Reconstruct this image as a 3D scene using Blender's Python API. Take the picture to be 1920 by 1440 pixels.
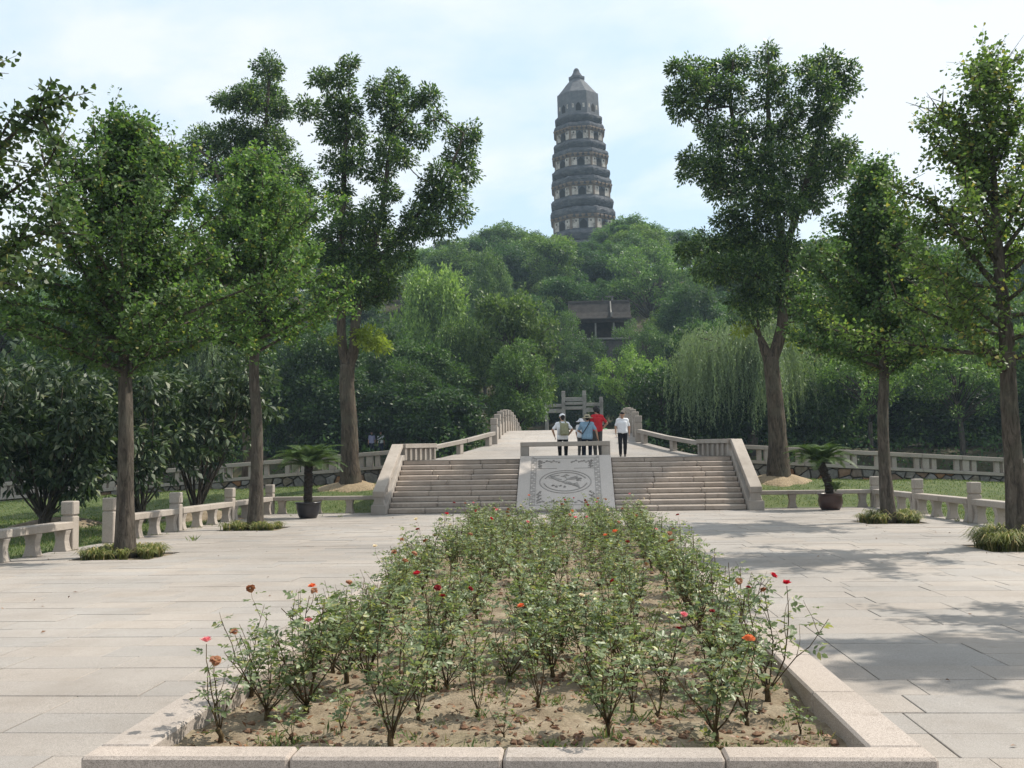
import bpy, bmesh, math, random
import numpy as np
from mathutils import Vector, Matrix

random.seed(11)
rng = np.random.default_rng(11)
R = math.radians
scene = bpy.context.scene
COL = scene.collection
for o in list(bpy.data.objects):
    bpy.data.objects.remove(o)

# ------------------------------------------------------------------ camera
EYE = Vector((0.0, 0.0, 1.67))
FPX = 1900.0                      # focal length, in pixels of a 1920 wide frame
_Y = Vector((115.0, -142.0, FPX)).normalized()
_P = Vector((1115.0, -142.0 + 14.8, FPX))
_Z = _P.cross(_Y).normalized()
if _Z.y < 0:
    _Z = -_Z
_X = _Y.cross(_Z)
# rows: world axes written in (right, up, forward)
def _w(c):
    v = Vector(c)
    return Vector((v.dot(_X), v.dot(_Y), v.dot(_Z)))
if _X.x < 0:
    _X = -_X
cr, cu, cf = _w((1, 0, 0)), _w((0, 1, 0)), _w((0, 0, 1))
cam_d = bpy.data.cameras.new('camera')
cam = bpy.data.objects.new('camera', cam_d)
COL.objects.link(cam)
M = Matrix(((cr.x, cu.x, -cf.x, EYE.x), (cr.y, cu.y, -cf.y, EYE.y), (cr.z, cu.z, -cf.z, EYE.z), (0, 0, 0, 1)))
cam.matrix_world = M
cam_d.sensor_width = 36.0
cam_d.lens = 36.0 * FPX / 1920.0
cam_d.clip_start = 0.1
cam_d.clip_end = 3000.0
scene.camera = cam

def ray(x, y):
    v = cr * ((x - 960) / FPX) + cu * ((720 - y) / FPX) + cf
    return v
def at(x, y, d):
    """the point seen at picture position x, y that lies d metres in front (along +Y)"""
    v = ray(x, y)
    return EYE + v * (d / v.y)
def on(x, y, z=0.0):
    """the point seen at picture position x, y that lies at height z"""
    v = ray(x, y)
    return EYE + v * ((z - EYE.z) / v.z)

# ------------------------------------------------------------------ light
SUN_AZ = math.atan2(0.91, 0.41)       # clockwise from +Y
SUN_EL = R(52)
SKY_STRENGTH = 0.125
SUN_STRENGTH = 5.0
EXPOSURE = 0.30
w = bpy.data.worlds.new('World')
scene.world = w
w.use_nodes = True
wn, wl = w.node_tree.nodes, w.node_tree.links
wn.clear()
w_out = wn.new('ShaderNodeOutputWorld')
w_bg = wn.new('ShaderNodeBackground')
w_sky = wn.new('ShaderNodeTexSky')
w_sky.sky_type = 'NISHITA'
w_sky.sun_disc = False
w_sky.sun_elevation = SUN_EL
w_sky.sun_rotation = SUN_AZ
w_sky.air_density = 1.0
w_sky.dust_density = 1.6
w_sky.ozone_density = 1.0
w_bg.inputs['Strength'].default_value = SKY_STRENGTH
# thin haze clouds, everywhere on the dome
tc = wn.new('ShaderNodeTexCoord')
sep = wn.new('ShaderNodeSeparateXYZ')
wl.new(tc.outputs['Generated'], sep.inputs[0])
zz = wn.new('ShaderNodeMath'); zz.operation = 'ADD'; zz.inputs[1].default_value = 0.22
zc = wn.new('ShaderNodeMath'); zc.operation = 'MAXIMUM'; zc.inputs[1].default_value = 0.0
wl.new(sep.outputs['Z'], zc.inputs[0]); wl.new(zc.outputs[0], zz.inputs[0])
dv = wn.new('ShaderNodeVectorMath'); dv.operation = 'DIVIDE'
cmb = wn.new('ShaderNodeCombineXYZ')
for i in range(3):
    wl.new(zz.outputs[0], cmb.inputs[i])
wl.new(tc.outputs['Generated'], dv.inputs[0]); wl.new(cmb.outputs[0], dv.inputs[1])
mp = wn.new('ShaderNodeMapping'); mp.inputs['Location'].default_value = (4.3, 2.4, 0.5)
wl.new(dv.outputs[0], mp.inputs['Vector'])
cn = wn.new('ShaderNodeTexNoise'); cn.inputs['Scale'].default_value = 1.6; cn.inputs['Detail'].default_value = 9; cn.inputs['Roughness'].default_value = 0.55
cn.inputs['Distortion'].default_value = 0.25
wl.new(mp.outputs[0], cn.inputs['Vector'])
crmp = wn.new('ShaderNodeValToRGB')
crmp.color_ramp.elements[0].position = 0.36; crmp.color_ramp.elements[0].color = (0, 0, 0, 1)
crmp.color_ramp.elements[1].position = 0.53; crmp.color_ramp.elements[1].color = (1, 1, 1, 1)
wl.new(cn.outputs['Fac'], crmp.inputs[0])
wmix = wn.new('ShaderNodeMixRGB'); wcol = wn.new('ShaderNodeMixRGB'); wcol.inputs['Color1'].default_value = (5.2, 6.6, 7.6, 1); wcol.inputs['Color2'].default_value = (7.6, 7.9, 8.0, 1)
wl.new(crmp.outputs[0], wcol.inputs['Fac']); wl.new(wcol.outputs[0], wmix.inputs['Color2'])
cm = wn.new('ShaderNodeMath'); cm.operation = 'MULTIPLY'; cm.inputs[1].default_value = 0.84
cm.inputs[0].default_value = 0.9
wl.new(cm.outputs[0], wmix.inputs['Fac']); wl.new(w_sky.outputs[0], wmix.inputs['Color1'])
wl.new(wmix.outputs[0], w_bg.inputs['Color']); wl.new(w_bg.outputs[0], w_out.inputs['Surface'])

sun_d = bpy.data.lights.new('sun', 'SUN')
sun_d.energy = SUN_STRENGTH
sun_d.angle = R(0.6)
sun_d.color = (1.0, 0.93, 0.82)
sun = bpy.data.objects.new('sun', sun_d)
COL.objects.link(sun)
to_sun = Vector((math.sin(SUN_AZ) * math.cos(SUN_EL), math.cos(SUN_AZ) * math.cos(SUN_EL), math.sin(SUN_EL)))
sun.rotation_euler = to_sun.to_track_quat('Z', 'Y').to_euler()
sun.location = (30, 10, 60)

vs = scene.view_settings
scene.display_settings.display_device = 'sRGB'
vs.view_transform = 'Standard'
vs.look = 'None'
vs.exposure = EXPOSURE
vs.gamma = 1.0
vs.use_curve_mapping = False
scene.render.engine = 'CYCLES'
cy = scene.cycles
cy.max_bounces = 8
cy.diffuse_bounces = 3
cy.glossy_bounces = 2
cy.transmission_bounces = 4
cy.volume_bounces = 0
cy.transparent_max_bounces = 6
cy.use_denoising = True
cy.sample_clamp_indirect = 6.0
cy.caustics_reflective = False
cy.caustics_refractive = False
cy.volume_step_rate = 10

# ------------------------------------------------------------------ helpers
def link(o, parent=None):
    COL.objects.link(o)
    if parent is not None:
        o.parent = parent
    return o
def obj(name, me, mat=None, parent=None, loc=(0, 0, 0), rot=(0, 0, 0), scale=None):
    o = bpy.data.objects.new(name, me)
    if mat is not None and len(me.materials) == 0:
        me.materials.append(mat)
    link(o, parent)
    o.location = loc
    o.rotation_euler = rot
    if scale is not None:
        o.scale = (scale,) * 3 if isinstance(scale, (int, float)) else scale
    return o
def tag(o, label=None, cat=None, group=None, kind=None):
    if label: o['label'] = label
    if cat: o['category'] = cat
    if group: o['group'] = group
    if kind: o['kind'] = kind
    return o
def thing(name, loc=(0, 0, 0), rotz=0.0, label=None, cat=None, group=None):
    o = bpy.data.objects.new(name, None)
    o.empty_display_size = 0.2
    COL.objects.link(o)
    o.location = loc
    o.rotation_euler = (0, 0, rotz)
    return tag(o, label, cat, group)
def mesh(name, verts, faces, smooth=False):
    me = bpy.data.meshes.new(name)
    me.from_pydata([tuple(v) for v in verts], [], faces)
    if smooth:
        me.polygons.foreach_set('use_smooth', [True] * len(me.polygons))
    me.update()
    return me
class MB:
    def __init__(s):
        s.v = []; s.f = []
    def box(s, c, sz, rz=0.0, rot=None):
        hx, hy, hz = sz[0] / 2, sz[1] / 2, sz[2] / 2
        m = rot if rot is not None else Matrix.Rotation(rz, 3, 'Z')
        n = len(s.v); c = Vector(c)
        for x in (-hx, hx):
            for y in (-hy, hy):
                for z in (-hz, hz):
                    s.v.append(c + m @ Vector((x, y, z)))
        for q in ((0, 1, 3, 2), (4, 6, 7, 5), (0, 4, 5, 1), (2, 3, 7, 6), (0, 2, 6, 4), (1, 5, 7, 3)):
            s.f.append(tuple(n + i for i in q))
        return s
    def rings(s, rings, cap=True, closed=True):
        n0 = len(s.v); k = len(rings[0])
        for r_ in rings:
            s.v.extend(Vector(p) for p in r_)
        for i in range(len(rings) - 1):
            for j in range(k if closed else k - 1):
                a = n0 + i * k + j; b = n0 + i * k + (j + 1) % k
                s.f.append((a, b, b + k, a + k))
        if cap:
            s.f.append(tuple(n0 + j for j in reversed(range(k))))
            s.f.append(tuple(n0 + (len(rings) - 1) * k + j for j in range(k)))
        return s
    def tube(s, pts, radii, k=8, jit=0.0, cap=True):
        pts = [Vector(p) for p in pts]
        rr = []
        up = Vector((0.3, 0.2, 1)).normalized()
        for i, p in enumerate(pts):
            a = pts[max(i - 1, 0)]; b = pts[min(i + 1, len(pts) - 1)]
            t = (b - a)
            t = t.normalized() if t.length > 1e-9 else Vector((0, 0, 1))
            ref = Vector((0, 1, 0)) if abs(t.y) < 0.9 else Vector((1, 0, 0))
            u = t.cross(ref).normalized(); v = t.cross(u)
            rr.append([p + (u * math.cos(2 * math.pi * j / k) + v * math.sin(2 * math.pi * j / k)) * radii[i] * (1 + random.uniform(-jit, jit)) for j in range(k)])
        return s.rings(rr, cap)
    def lathe(s, prof, k=24, c=(0, 0, 0), cap=True, phase=0.0):
        c = Vector(c)
        return s.rings([[c + Vector((r_ * math.cos(2 * math.pi * (j + phase) / k), r_ * math.sin(2 * math.pi * (j + phase) / k), z)) for j in range(k)] for r_, z in prof], cap)
    def prism(s, poly, axis, a, b):
        """poly: 2-D outline (counter-clockwise), extruded along axis 'x','y' or 'z' from a to b"""
        def P(p, t):
            return {'x': Vector((t, p[0], p[1])), 'y': Vector((p[0], t, p[1])), 'z': Vector((p[0], p[1], t))}[axis]
        return s.rings([[P(p, a) for p in poly], [P(p, b) for p in poly]])
    def mesh(s, name='part', smooth=False):
        return mesh(name, s.v, s.f, smooth)
    def build(s, name, mat, parent=None, smooth=False, **k):
        return obj(name, s.mesh(name, smooth), mat, parent, **k)
_bb = {}
def bbox_mesh(sx, sy, sz, bev=0.012, segs=1):
    """a block with chamfered edges, centred on x,y and standing on z=0"""
    key = (round(sx, 3), round(sy, 3), round(sz, 3), bev, segs)
    if key in _bb:
        return _bb[key]
    bm = bmesh.new()
    bmesh.ops.create_cube(bm, size=1.0)
    for v in bm.verts:
        v.co = Vector((v.co.x * sx, v.co.y * sy, (v.co.z + 0.5) * sz))
    bmesh.ops.bevel(bm, geom=list(bm.edges), offset=bev, segments=segs, affect='EDGES', profile=0.5)
    me = bpy.data.meshes.new('block')
    bm.to_mesh(me); bm.free()
    _bb[key] = me
    return me
def block(name, sx, sy, sz, mat, parent, loc, rot=(0, 0, 0), bev=0.012):
    me = bbox_mesh(sx, sy, sz, bev)
    if len(me.materials) == 0:
        me.materials.append(mat)
    elif me.materials[0] != mat:
        me = me.copy(); me.materials.clear(); me.materials.append(mat)
    return obj(name, me, None, parent, loc, rot)
def bevel_mesh(me, off=0.01, segs=1):
    bm = bmesh.new(); bm.from_mesh(me)
    bmesh.ops.recalc_face_normals(bm, faces=bm.faces)
    ed = [e for e in bm.edges if len(e.link_faces) == 2 and e.calc_face_angle(0) > 0.5]
    bmesh.ops.bevel(bm, geom=ed, offset=off, segments=segs, affect='EDGES', clamp_overlap=True)
    bm.to_mesh(me); bm.free(); me.update()
    return me

def nrm(a):
    return a / np.maximum(np.linalg.norm(a, axis=-1, keepdims=True), 1e-9)
def rdir(n):
    return nrm(rng.normal(size=(n, 3)))
def leaf_mesh(name, C, D, N, L, W, wide=0.5, fold=0.12, curl=0.0):
    """one folded four-point blade per row: C base, D along, N face normal, L length, W width"""
    n = len(C)
    D = nrm(D); S = nrm(np.cross(D, N)); U = np.cross(S, D)
    L = np.broadcast_to(L, (n,))[:, None]; W = np.broadcast_to(W, (n,))[:, None]
    V = np.empty((n, 4, 3))
    V[:, 0] = C
    V[:, 1] = C + D * L * wide + S * W * 0.5 + U * W * fold
    V[:, 2] = C + D * L - U * L * curl
    V[:, 3] = C + D * L * wide - S * W * 0.5 + U * W * fold
    return quads_mesh(name, V)
def quads_mesh(name, V):
    n = len(V)
    me = bpy.data.meshes.new(name)
    me.vertices.add(n * 4); me.vertices.foreach_set('co', V.reshape(-1).astype(np.float32))
    me.loops.add(n * 4); me.loops.foreach_set('vertex_index', np.arange(n * 4, dtype=np.int32))
    me.polygons.add(n); me.polygons.foreach_set('loop_start', np.arange(0, n * 4, 4, dtype=np.int32))
    me.update(calc_edges=True)
    return me
def smooth_path(pts, sub=4):
    """Catmull-Rom through the points"""
    P = [Vector(p) for p in pts]
    P = [P[0] * 2 - P[1]] + P + [P[-1] * 2 - P[-2]]
    out = []
    for i in range(1, len(P) - 2):
        for s in range(sub):
            t = s / sub
            a, b, c, d = P[i - 1], P[i], P[i + 1], P[i + 2]
            out.append(0.5 * ((2 * b) + (c - a) * t + (2 * a - 5 * b + 4 * c - d) * t * t + (3 * b - a - 3 * c + d) * t ** 3))
    out.append(P[-2])
    return out

# ------------------------------------------------------------------ materials
def newmat(name):
    m = bpy.data.materials.new(name); m.use_nodes = True
    nt = m.node_tree; nt.nodes.clear()
    out = nt.nodes.new('ShaderNodeOutputMaterial')
    return m, nt.nodes, nt.links, out
def ramp(nd, lk, fac, stops):
    r_ = nd.new('ShaderNodeValToRGB')
    el = r_.color_ramp.elements
    while len(el) < len(stops): el.new(0.5)
    for e, (p, c) in zip(el, stops):
        e.position = p; e.color = (*c, 1)
    lk.new(fac, r_.inputs[0])
    return r_.outputs[0]
def noise(nd, lk, vec, scale, detail=4, rough=0.6, stretch=None, dist=0.0):
    if stretch is not None:
        mp_ = nd.new('ShaderNodeMapping'); mp_.inputs['Scale'].default_value = stretch
        lk.new(vec, mp_.inputs['Vector']); vec = mp_.outputs[0]
    n_ = nd.new('ShaderNodeTexNoise')
    n_.inputs['Scale'].default_value = scale; n_.inputs['Detail'].default_value = detail; n_.inputs['Roughness'].default_value = rough; n_.inputs['Distortion'].default_value = dist
    lk.new(vec, n_.inputs['Vector'])
    return n_.outputs['Fac']
def mixc(nd, lk, fac, a, b, mode='MIX'):
    m_ = nd.new('ShaderNodeMixRGB'); m_.blend_type = mode
    for s, v in ((m_.inputs['Fac'], fac), (m_.inputs['Color1'], a), (m_.inputs['Color2'], b)):
        if hasattr(v, 'is_linked') or hasattr(v, 'links'):
            lk.new(v, s)
        else:
            s.default_value = v if isinstance(v, (int, float)) else (*v, 1)
    return m_.outputs[0]
def math_(nd, lk, op, a, b):
    m_ = nd.new('ShaderNodeMath'); m_.operation = op
    for s, v in ((m_.inputs[0], a), (m_.inputs[1], b)):
        if hasattr(v, 'links'): lk.new(v, s)
        else: s.default_value = v
    return m_.outputs[0]
def vec(nd, kind='Object'):
    t = nd.new('ShaderNodeTexCoord')
    return t.outputs[kind]
def wpos(nd):
    return nd.new('ShaderNodeNewGeometry').outputs['Position']
def finish(nd, lk, out, color, rough=0.8, bump=None, bstr=0.3, bdist=0.02, spec=0.3):
    p = nd.new('ShaderNodeBsdfPrincipled')
    if hasattr(color, 'links'): lk.new(color, p.inputs['Base Color'])
    else: p.inputs['Base Color'].default_value = (*color, 1)
    if hasattr(rough, 'links'): lk.new(rough, p.inputs['Roughness'])
    else: p.inputs['Roughness'].default_value = rough
    p.inputs['Specular IOR Level'].default_value = spec
    if bump is not None:
        b = nd.new('ShaderNodeBump'); b.inputs['Strength'].default_value = bstr; b.inputs['Distance'].default_value = bdist
        lk.new(bump, b.inputs['Height']); lk.new(b.outputs[0], p.inputs['Normal'])
    lk.new(p.outputs[0], out.inputs['Surface'])
    return p
def piece_random(nd, lk):
    a = nd.new('ShaderNodeObjectInfo').outputs['Random']
    b = nd.new('ShaderNodeNewGeometry').outputs['Random Per Island']
    return math_(nd, lk, 'FRACT', math_(nd, lk, 'ADD', math_(nd, lk, 'MULTIPLY', a, 7.31), math_(nd, lk, 'MULTIPLY', b, 3.77)), 0.0)

def granite(name, c1, c2, dirt=(0.16, 0.13, 0.10), dirt_amt=0.25, speck=0.5, streak=False, tone=0.16):
    m, nd, lk, out = newmat(name)
    p = wpos(nd)
    rnd = piece_random(nd, lk)
    base = mixc(nd, lk, rnd, c1, c2)
    s1 = noise(nd, lk, p, 260, 2, 0.7)
    sp = ramp(nd, lk, s1, [(0.36, (1 - speck,) * 3), (0.5, (1, 1, 1)), (0.66, (1 + speck * 0.35,) * 3)])
    base = mixc(nd, lk, 1.0, base, sp, 'MULTIPLY')
    s1b = noise(nd, lk, p, 70, 3, 0.6)
    base = mixc(nd, lk, 1.0, base, ramp(nd, lk, s1b, [(0.3, (0.86,) * 3), (0.7, (1.1,) * 3)]), 'MULTIPLY')
    s2 = noise(nd, lk, p, 1.1, 6, 0.65)
    d = ramp(nd, lk, s2, [(0.46, (0, 0, 0)), (0.8, (dirt_amt,) * 3)])
    base = mixc(nd, lk, d, base, dirt)
    s5 = noise(nd, lk, p, 5.5, 5, 0.7)
    base = mixc(nd, lk, ramp(nd, lk, s5, [(0.56, (0, 0, 0)), (0.74, (dirt_amt * .8,) * 3)]), base, dirt)
    s4 = noise(nd, lk, p, 0.23, 3, 0.5)
    base = mixc(nd, lk, 1.0, base, ramp(nd, lk, s4, [(0.3, (1 - tone,) * 3), (0.7, (1 + tone * 0.6,) * 3)]), 'MULTIPLY')
    if streak:   # rain streaks down the risers, plus an even brown on every upright face
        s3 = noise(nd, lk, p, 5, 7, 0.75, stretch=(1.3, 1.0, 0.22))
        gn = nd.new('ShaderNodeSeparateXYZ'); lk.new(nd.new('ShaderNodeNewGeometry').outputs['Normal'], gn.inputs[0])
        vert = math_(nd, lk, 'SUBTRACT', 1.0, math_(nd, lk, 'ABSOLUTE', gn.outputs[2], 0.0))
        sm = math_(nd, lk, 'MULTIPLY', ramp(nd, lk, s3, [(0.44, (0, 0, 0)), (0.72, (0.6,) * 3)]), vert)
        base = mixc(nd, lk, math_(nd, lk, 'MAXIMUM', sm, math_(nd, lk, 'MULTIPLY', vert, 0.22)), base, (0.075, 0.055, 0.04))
    finish(nd, lk, out, base, 0.78, s1, 0.18, 0.004, 0.25)
    return m
M_pave = granite('paving_granite', (0.360, 0.322, 0.287), (0.322, 0.302, 0.282), dirt_amt=0.36, tone=.22)
M_kerb = granite('kerb_granite', (0.42, 0.36, 0.315), (0.39, 0.345, 0.31), dirt_amt=0.4, speck=0.55)
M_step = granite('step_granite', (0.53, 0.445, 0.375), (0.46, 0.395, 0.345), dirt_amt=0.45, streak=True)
M_rail = granite('rail_granite', (0.41, 0.36, 0.312), (0.37, 0.335, 0.30), dirt_amt=0.5)
M_old = granite('weathered_stone', (0.42, 0.40, 0.36), (0.34, 0.33, 0.30), dirt=(0.06, 0.055, 0.05), dirt_amt=0.7)
M_slab = granite('carved_granite', (0.50, 0.45, 0.41), (0.48, 0.44, 0.41), dirt_amt=0.2, speck=0.3)
M_groove = granite('dark_granite', (0.335, 0.305, 0.28), (0.315, 0.295, 0.275), dirt_amt=0.3, speck=0.3)  # darker stone for the raised lines on the carved slab

def rubble_mat():
    m, nd, lk, out = newmat('rubble_stone')
    p = wpos(nd)
    rnd = nd.new('ShaderNodeObjectInfo').outputs['Random']
    base = ramp(nd, lk, rnd, [(0.0, (0.12, 0.11, 0.10)), (0.25, (0.20, 0.19, 0.17)), (0.45, (0.15, 0.12, 0.085)), (0.62, (0.22, 0.21, 0.20)), (0.8, (0.15, 0.145, 0.135)), (0.93, (0.22, 0.12, 0.06)), (1.0, (0.18, 0.09, 0.06))])
    s = noise(nd, lk, p, 9, 6, 0.65)
    base = mixc(nd, lk, 1.0, base, ramp(nd, lk, s, [(0.3, (0.6,) * 3), (0.7, (1.25,) * 3)]), 'MULTIPLY')
    finish(nd, lk, out, base, 0.9, s, 0.6, 0.03, 0.15)
    return m
M_rubble = rubble_mat()
def plain(name, c1, c2, scale=8, rough=0.85, bump=0.3, bdist=0.02, detail=5, spec=0.2, stretch=None, coord='W'):
    m, nd, lk, out = newmat(name)
    p = wpos(nd) if coord == 'W' else vec(nd, 'Object')
    s = noise(nd, lk, p, scale, detail, 0.62, stretch=stretch)
    base = ramp(nd, lk, s, [(0.3, c1), (0.7, c2)])
    finish(nd, lk, out, base, rough, s, bump, bdist, spec)
    return m
M_mortar = plain('joint_mortar', (0.10, 0.085, 0.07), (0.17, 0.15, 0.125), 6)
M_bed = plain('slab_bed', (0.05, 0.042, 0.034), (0.30, 0.265, 0.225), 1.7)
M_wallcore = plain('wall_mortar', (0.035, 0.032, 0.03), (0.07, 0.062, 0.055), 8)
def bark_mat(name, c1, c2, sc=9):
    m, nd, lk, out = newmat(name)
    p = vec(nd, 'Object')
    s = noise(nd, lk, p, sc * 1.5, 7, 0.72, stretch=(1.0, 1.0, 0.2), dist=0.9)
    s2 = noise(nd, lk, p, 1.4, 3, 0.5)
    base = ramp(nd, lk, s, [(0.36, c1), (0.58, c2), (0.72, tuple(1.5 * q for q in c2))])
    base = mixc(nd, lk, ramp(nd, lk, s2, [(0.5, (0, 0, 0)), (0.75, (0.45,) * 3)]), base, (0.12, 0.125, 0.09))
    finish(nd, lk, out, base, 0.92, s, 0.9, 0.05, 0.1)
    return m
M_bark = bark_mat('ginkgo_bark', (0.035, 0.029, 0.024), (0.115, 0.098, 0.08))
M_bark2 = bark_mat('camphor_bark', (0.03, 0.024, 0.019), (0.105, 0.084, 0.063), 7)
M_bark3 = bark_mat('wood_bark', (0.03, 0.026, 0.022), (0.10, 0.085, 0.07), 6)
M_cane = bark_mat('rose_cane', (0.06, 0.04, 0.022), (0.16, 0.115, 0.06), 40)
def soil_mat():
    m, nd, lk, out = newmat('sandy_soil')
    p = wpos(nd)
    s = noise(nd, lk, p, 5, 8, 0.68)
    f = noise(nd, lk, p, 60, 4, 0.7)
    l = noise(nd, lk, p, 1.3, 4, 0.6)
    base = ramp(nd, lk, s, [(0.3, (0.13, 0.097, 0.065)), (0.5, (0.235, 0.19, 0.135)), (0.7, (0.315, 0.265, 0.195))])
    base = mixc(nd, lk, ramp(nd, lk, l, [(0.5, (0, 0, 0)), (0.75, (0.5,) * 3)]), base, (0.17, 0.17, 0.09))
    base = mixc(nd, lk, 1.0, base, ramp(nd, lk, f, [(0.3, (0.7,) * 3), (0.6, (1.1,) * 3)]), 'MULTIPLY')
    finish(nd, lk, out, base, 0.95, mixc(nd, lk, 0.5, s, f), 0.7, 0.03, 0.1)
    return m
M_soil = soil_mat()
M_clod = plain('dark_clod', (0.10, 0.055, 0.035), (0.20, 0.12, 0.075), 25)
M_earth = plain('wood_earth', (0.030, 0.030, 0.016), (0.075, 0.068, 0.036), 0.6)
M_lawn = plain('lawn_turf', (0.042, 0.066, 0.018), (0.095, 0.115, 0.038), 2.2, bump=0.5)
M_straw = plain('straw_mulch', (0.19, 0.14, 0.085), (0.33, 0.26, 0.165), 14, bump=0.9, bdist=0.05)

def foliage(name, c_dark, c_light, c_odd=None, odd=0.0, trans=0.35, tcol=None, rough=0.5, spec=0.3, tint=False):
    """leaf material: every leaf has a slightly different colour of its own"""
    m, nd, lk, out = newmat(name)
    rnd = nd.new('ShaderNodeNewGeometry').outputs['Random Per Island']
    base = ramp(nd, lk, rnd, [(0.0, c_dark), (1.0, c_light)])
    if c_odd is not None:
        k = math_(nd, lk, 'FRACT', math_(nd, lk, 'MULTIPLY', rnd, 17.3), 0.0)
        base = mixc(nd, lk, math_(nd, lk, 'GREATER_THAN', k, 1.0 - odd), base, c_odd)
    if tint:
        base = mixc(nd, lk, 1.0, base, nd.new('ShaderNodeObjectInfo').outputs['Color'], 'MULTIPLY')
    p = nd.new('ShaderNodeBsdfPrincipled')
    lk.new(base, p.inputs['Base Color'])
    p.inputs['Roughness'].default_value = rough
    p.inputs['Specular IOR Level'].default_value = spec
    t = nd.new('ShaderNodeBsdfTranslucent')
    tc_ = mixc(nd, lk, 1.0, base, tcol or (1.5, 1.65, 0.8), 'MULTIPLY')
    lk.new(tc_, t.inputs['Color'])
    mx = nd.new('ShaderNodeMixShader'); mx.inputs[0].default_value = trans
    lk.new(p.outputs[0], mx.inputs[1]); lk.new(t.outputs[0], mx.inputs[2])
    lk.new(mx.outputs[0], out.inputs['Surface'])
    return m
F_gink1 = foliage('ginkgo_leaf', (0.030, 0.066, 0.022), (0.125, 0.205, 0.070), (0.22, 0.23, 0.07), 0.05, spec=.3, trans=.4)
F_gink0 = foliage('ginkgo_leaf_shaded', (0.025, 0.05, 0.018), (0.085, 0.13, 0.045), (0.16, 0.17, 0.05), 0.04, spec=.3, trans=.28)  # copy of the ginkgo leaf with backlit shade put into its colour
F_gink2 = foliage('ginkgo_leaf_fresh', (0.042, 0.095, 0.024), (0.155, 0.25, 0.075), (0.25, 0.27, 0.07), 0.06, spec=.3, trans=.4)
F_gink3 = foliage('ginkgo_leaf_turning', (0.05, 0.092, 0.026), (0.155, 0.225, 0.07), (0.28, 0.25, 0.07), 0.07, spec=.3, trans=.4)
F_camph = foliage('camphor_leaf', (0.014, 0.036, 0.014), (0.105, 0.175, 0.055), (0.21, 0.27, 0.07), 0.08, rough=0.4, spec=0.45, trans=.36)
F_camph_new = foliage('camphor_new_leaf', (0.16, 0.21, 0.035), (0.27, 0.32, 0.06), trans=0.45)
F_shrub = foliage('glossy_shrub_leaf', (0.018, 0.04, 0.02), (0.085, 0.125, 0.06), (0.18, 0.20, 0.12), 0.06, trans=0.22, rough=0.5, spec=0.42)
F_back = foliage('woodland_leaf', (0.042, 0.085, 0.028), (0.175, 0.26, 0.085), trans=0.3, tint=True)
F_willow = foliage('willow_leaf', (0.12, 0.17, 0.085), (0.21, 0.27, 0.145), trans=0.35)
F_rose = foliage('rose_leaf', (0.075, 0.108, 0.05), (0.205, 0.25, 0.125), (0.30, 0.30, 0.12), 0.12, trans=0.28, rough=0.42, spec=0.4)
F_cycad = foliage('cycad_leaf', (0.03, 0.06, 0.018), (0.085, 0.135, 0.035), trans=0.18, rough=0.55, spec=0.25)
F_lily = foliage('lilyturf_blade', (0.075, 0.10, 0.025), (0.17, 0.18, 0.06), (0.34, 0.28, 0.14), 0.14, trans=0.25)
F_grass = foliage('lawn_blade', (0.05, 0.09, 0.02), (0.115, 0.16, 0.045), (0.24, 0.22, 0.10), 0.14, trans=0.3)
F_weed = foliage('weed_leaf', (0.07, 0.11, 0.03), (0.16, 0.20, 0.07), (0.28, 0.24, 0.12), 0.15, trans=0.25)
F_dead = foliage('fallen_leaf', (0.10, 0.045, 0.025), (0.26, 0.14, 0.075), trans=0.05)
def petal(name, c1, c2):
    return foliage(name, c1, c2, trans=0.3, tcol=(1.2, 1.0, 1.0), rough=0.6)
P_red = petal('crimson_petal', (0.42, 0.008, 0.025), (0.62, 0.03, 0.06))
P_dark = petal('dark_red_petal', (0.16, 0.008, 0.012), (0.30, 0.02, 0.02))
P_orange = petal('orange_petal', (0.75, 0.16, 0.05), (0.85, 0.34, 0.16))
P_pink = petal('pink_petal', (0.72, 0.16, 0.22), (0.85, 0.42, 0.42))
P_cream = petal('cream_petal', (0.75, 0.68, 0.45), (0.85, 0.80, 0.62))
P_brown = petal('withered_petal', (0.20, 0.07, 0.03), (0.42, 0.20, 0.10))
def cloth(name, c, var=0.12, rough=0.85):
    m, nd, lk, out = newmat(name)
    s = noise(nd, lk, vec(nd, 'Object'), 14, 4, 0.6)
    base = ramp(nd, lk, s, [(0.3, tuple(x * (1 - var) for x in c)), (0.7, tuple(min(1, x * (1 + var)) for x in c))])
    finish(nd, lk, out, base, rough, s, 0.4, 0.03, 0.15)
    return m
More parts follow.
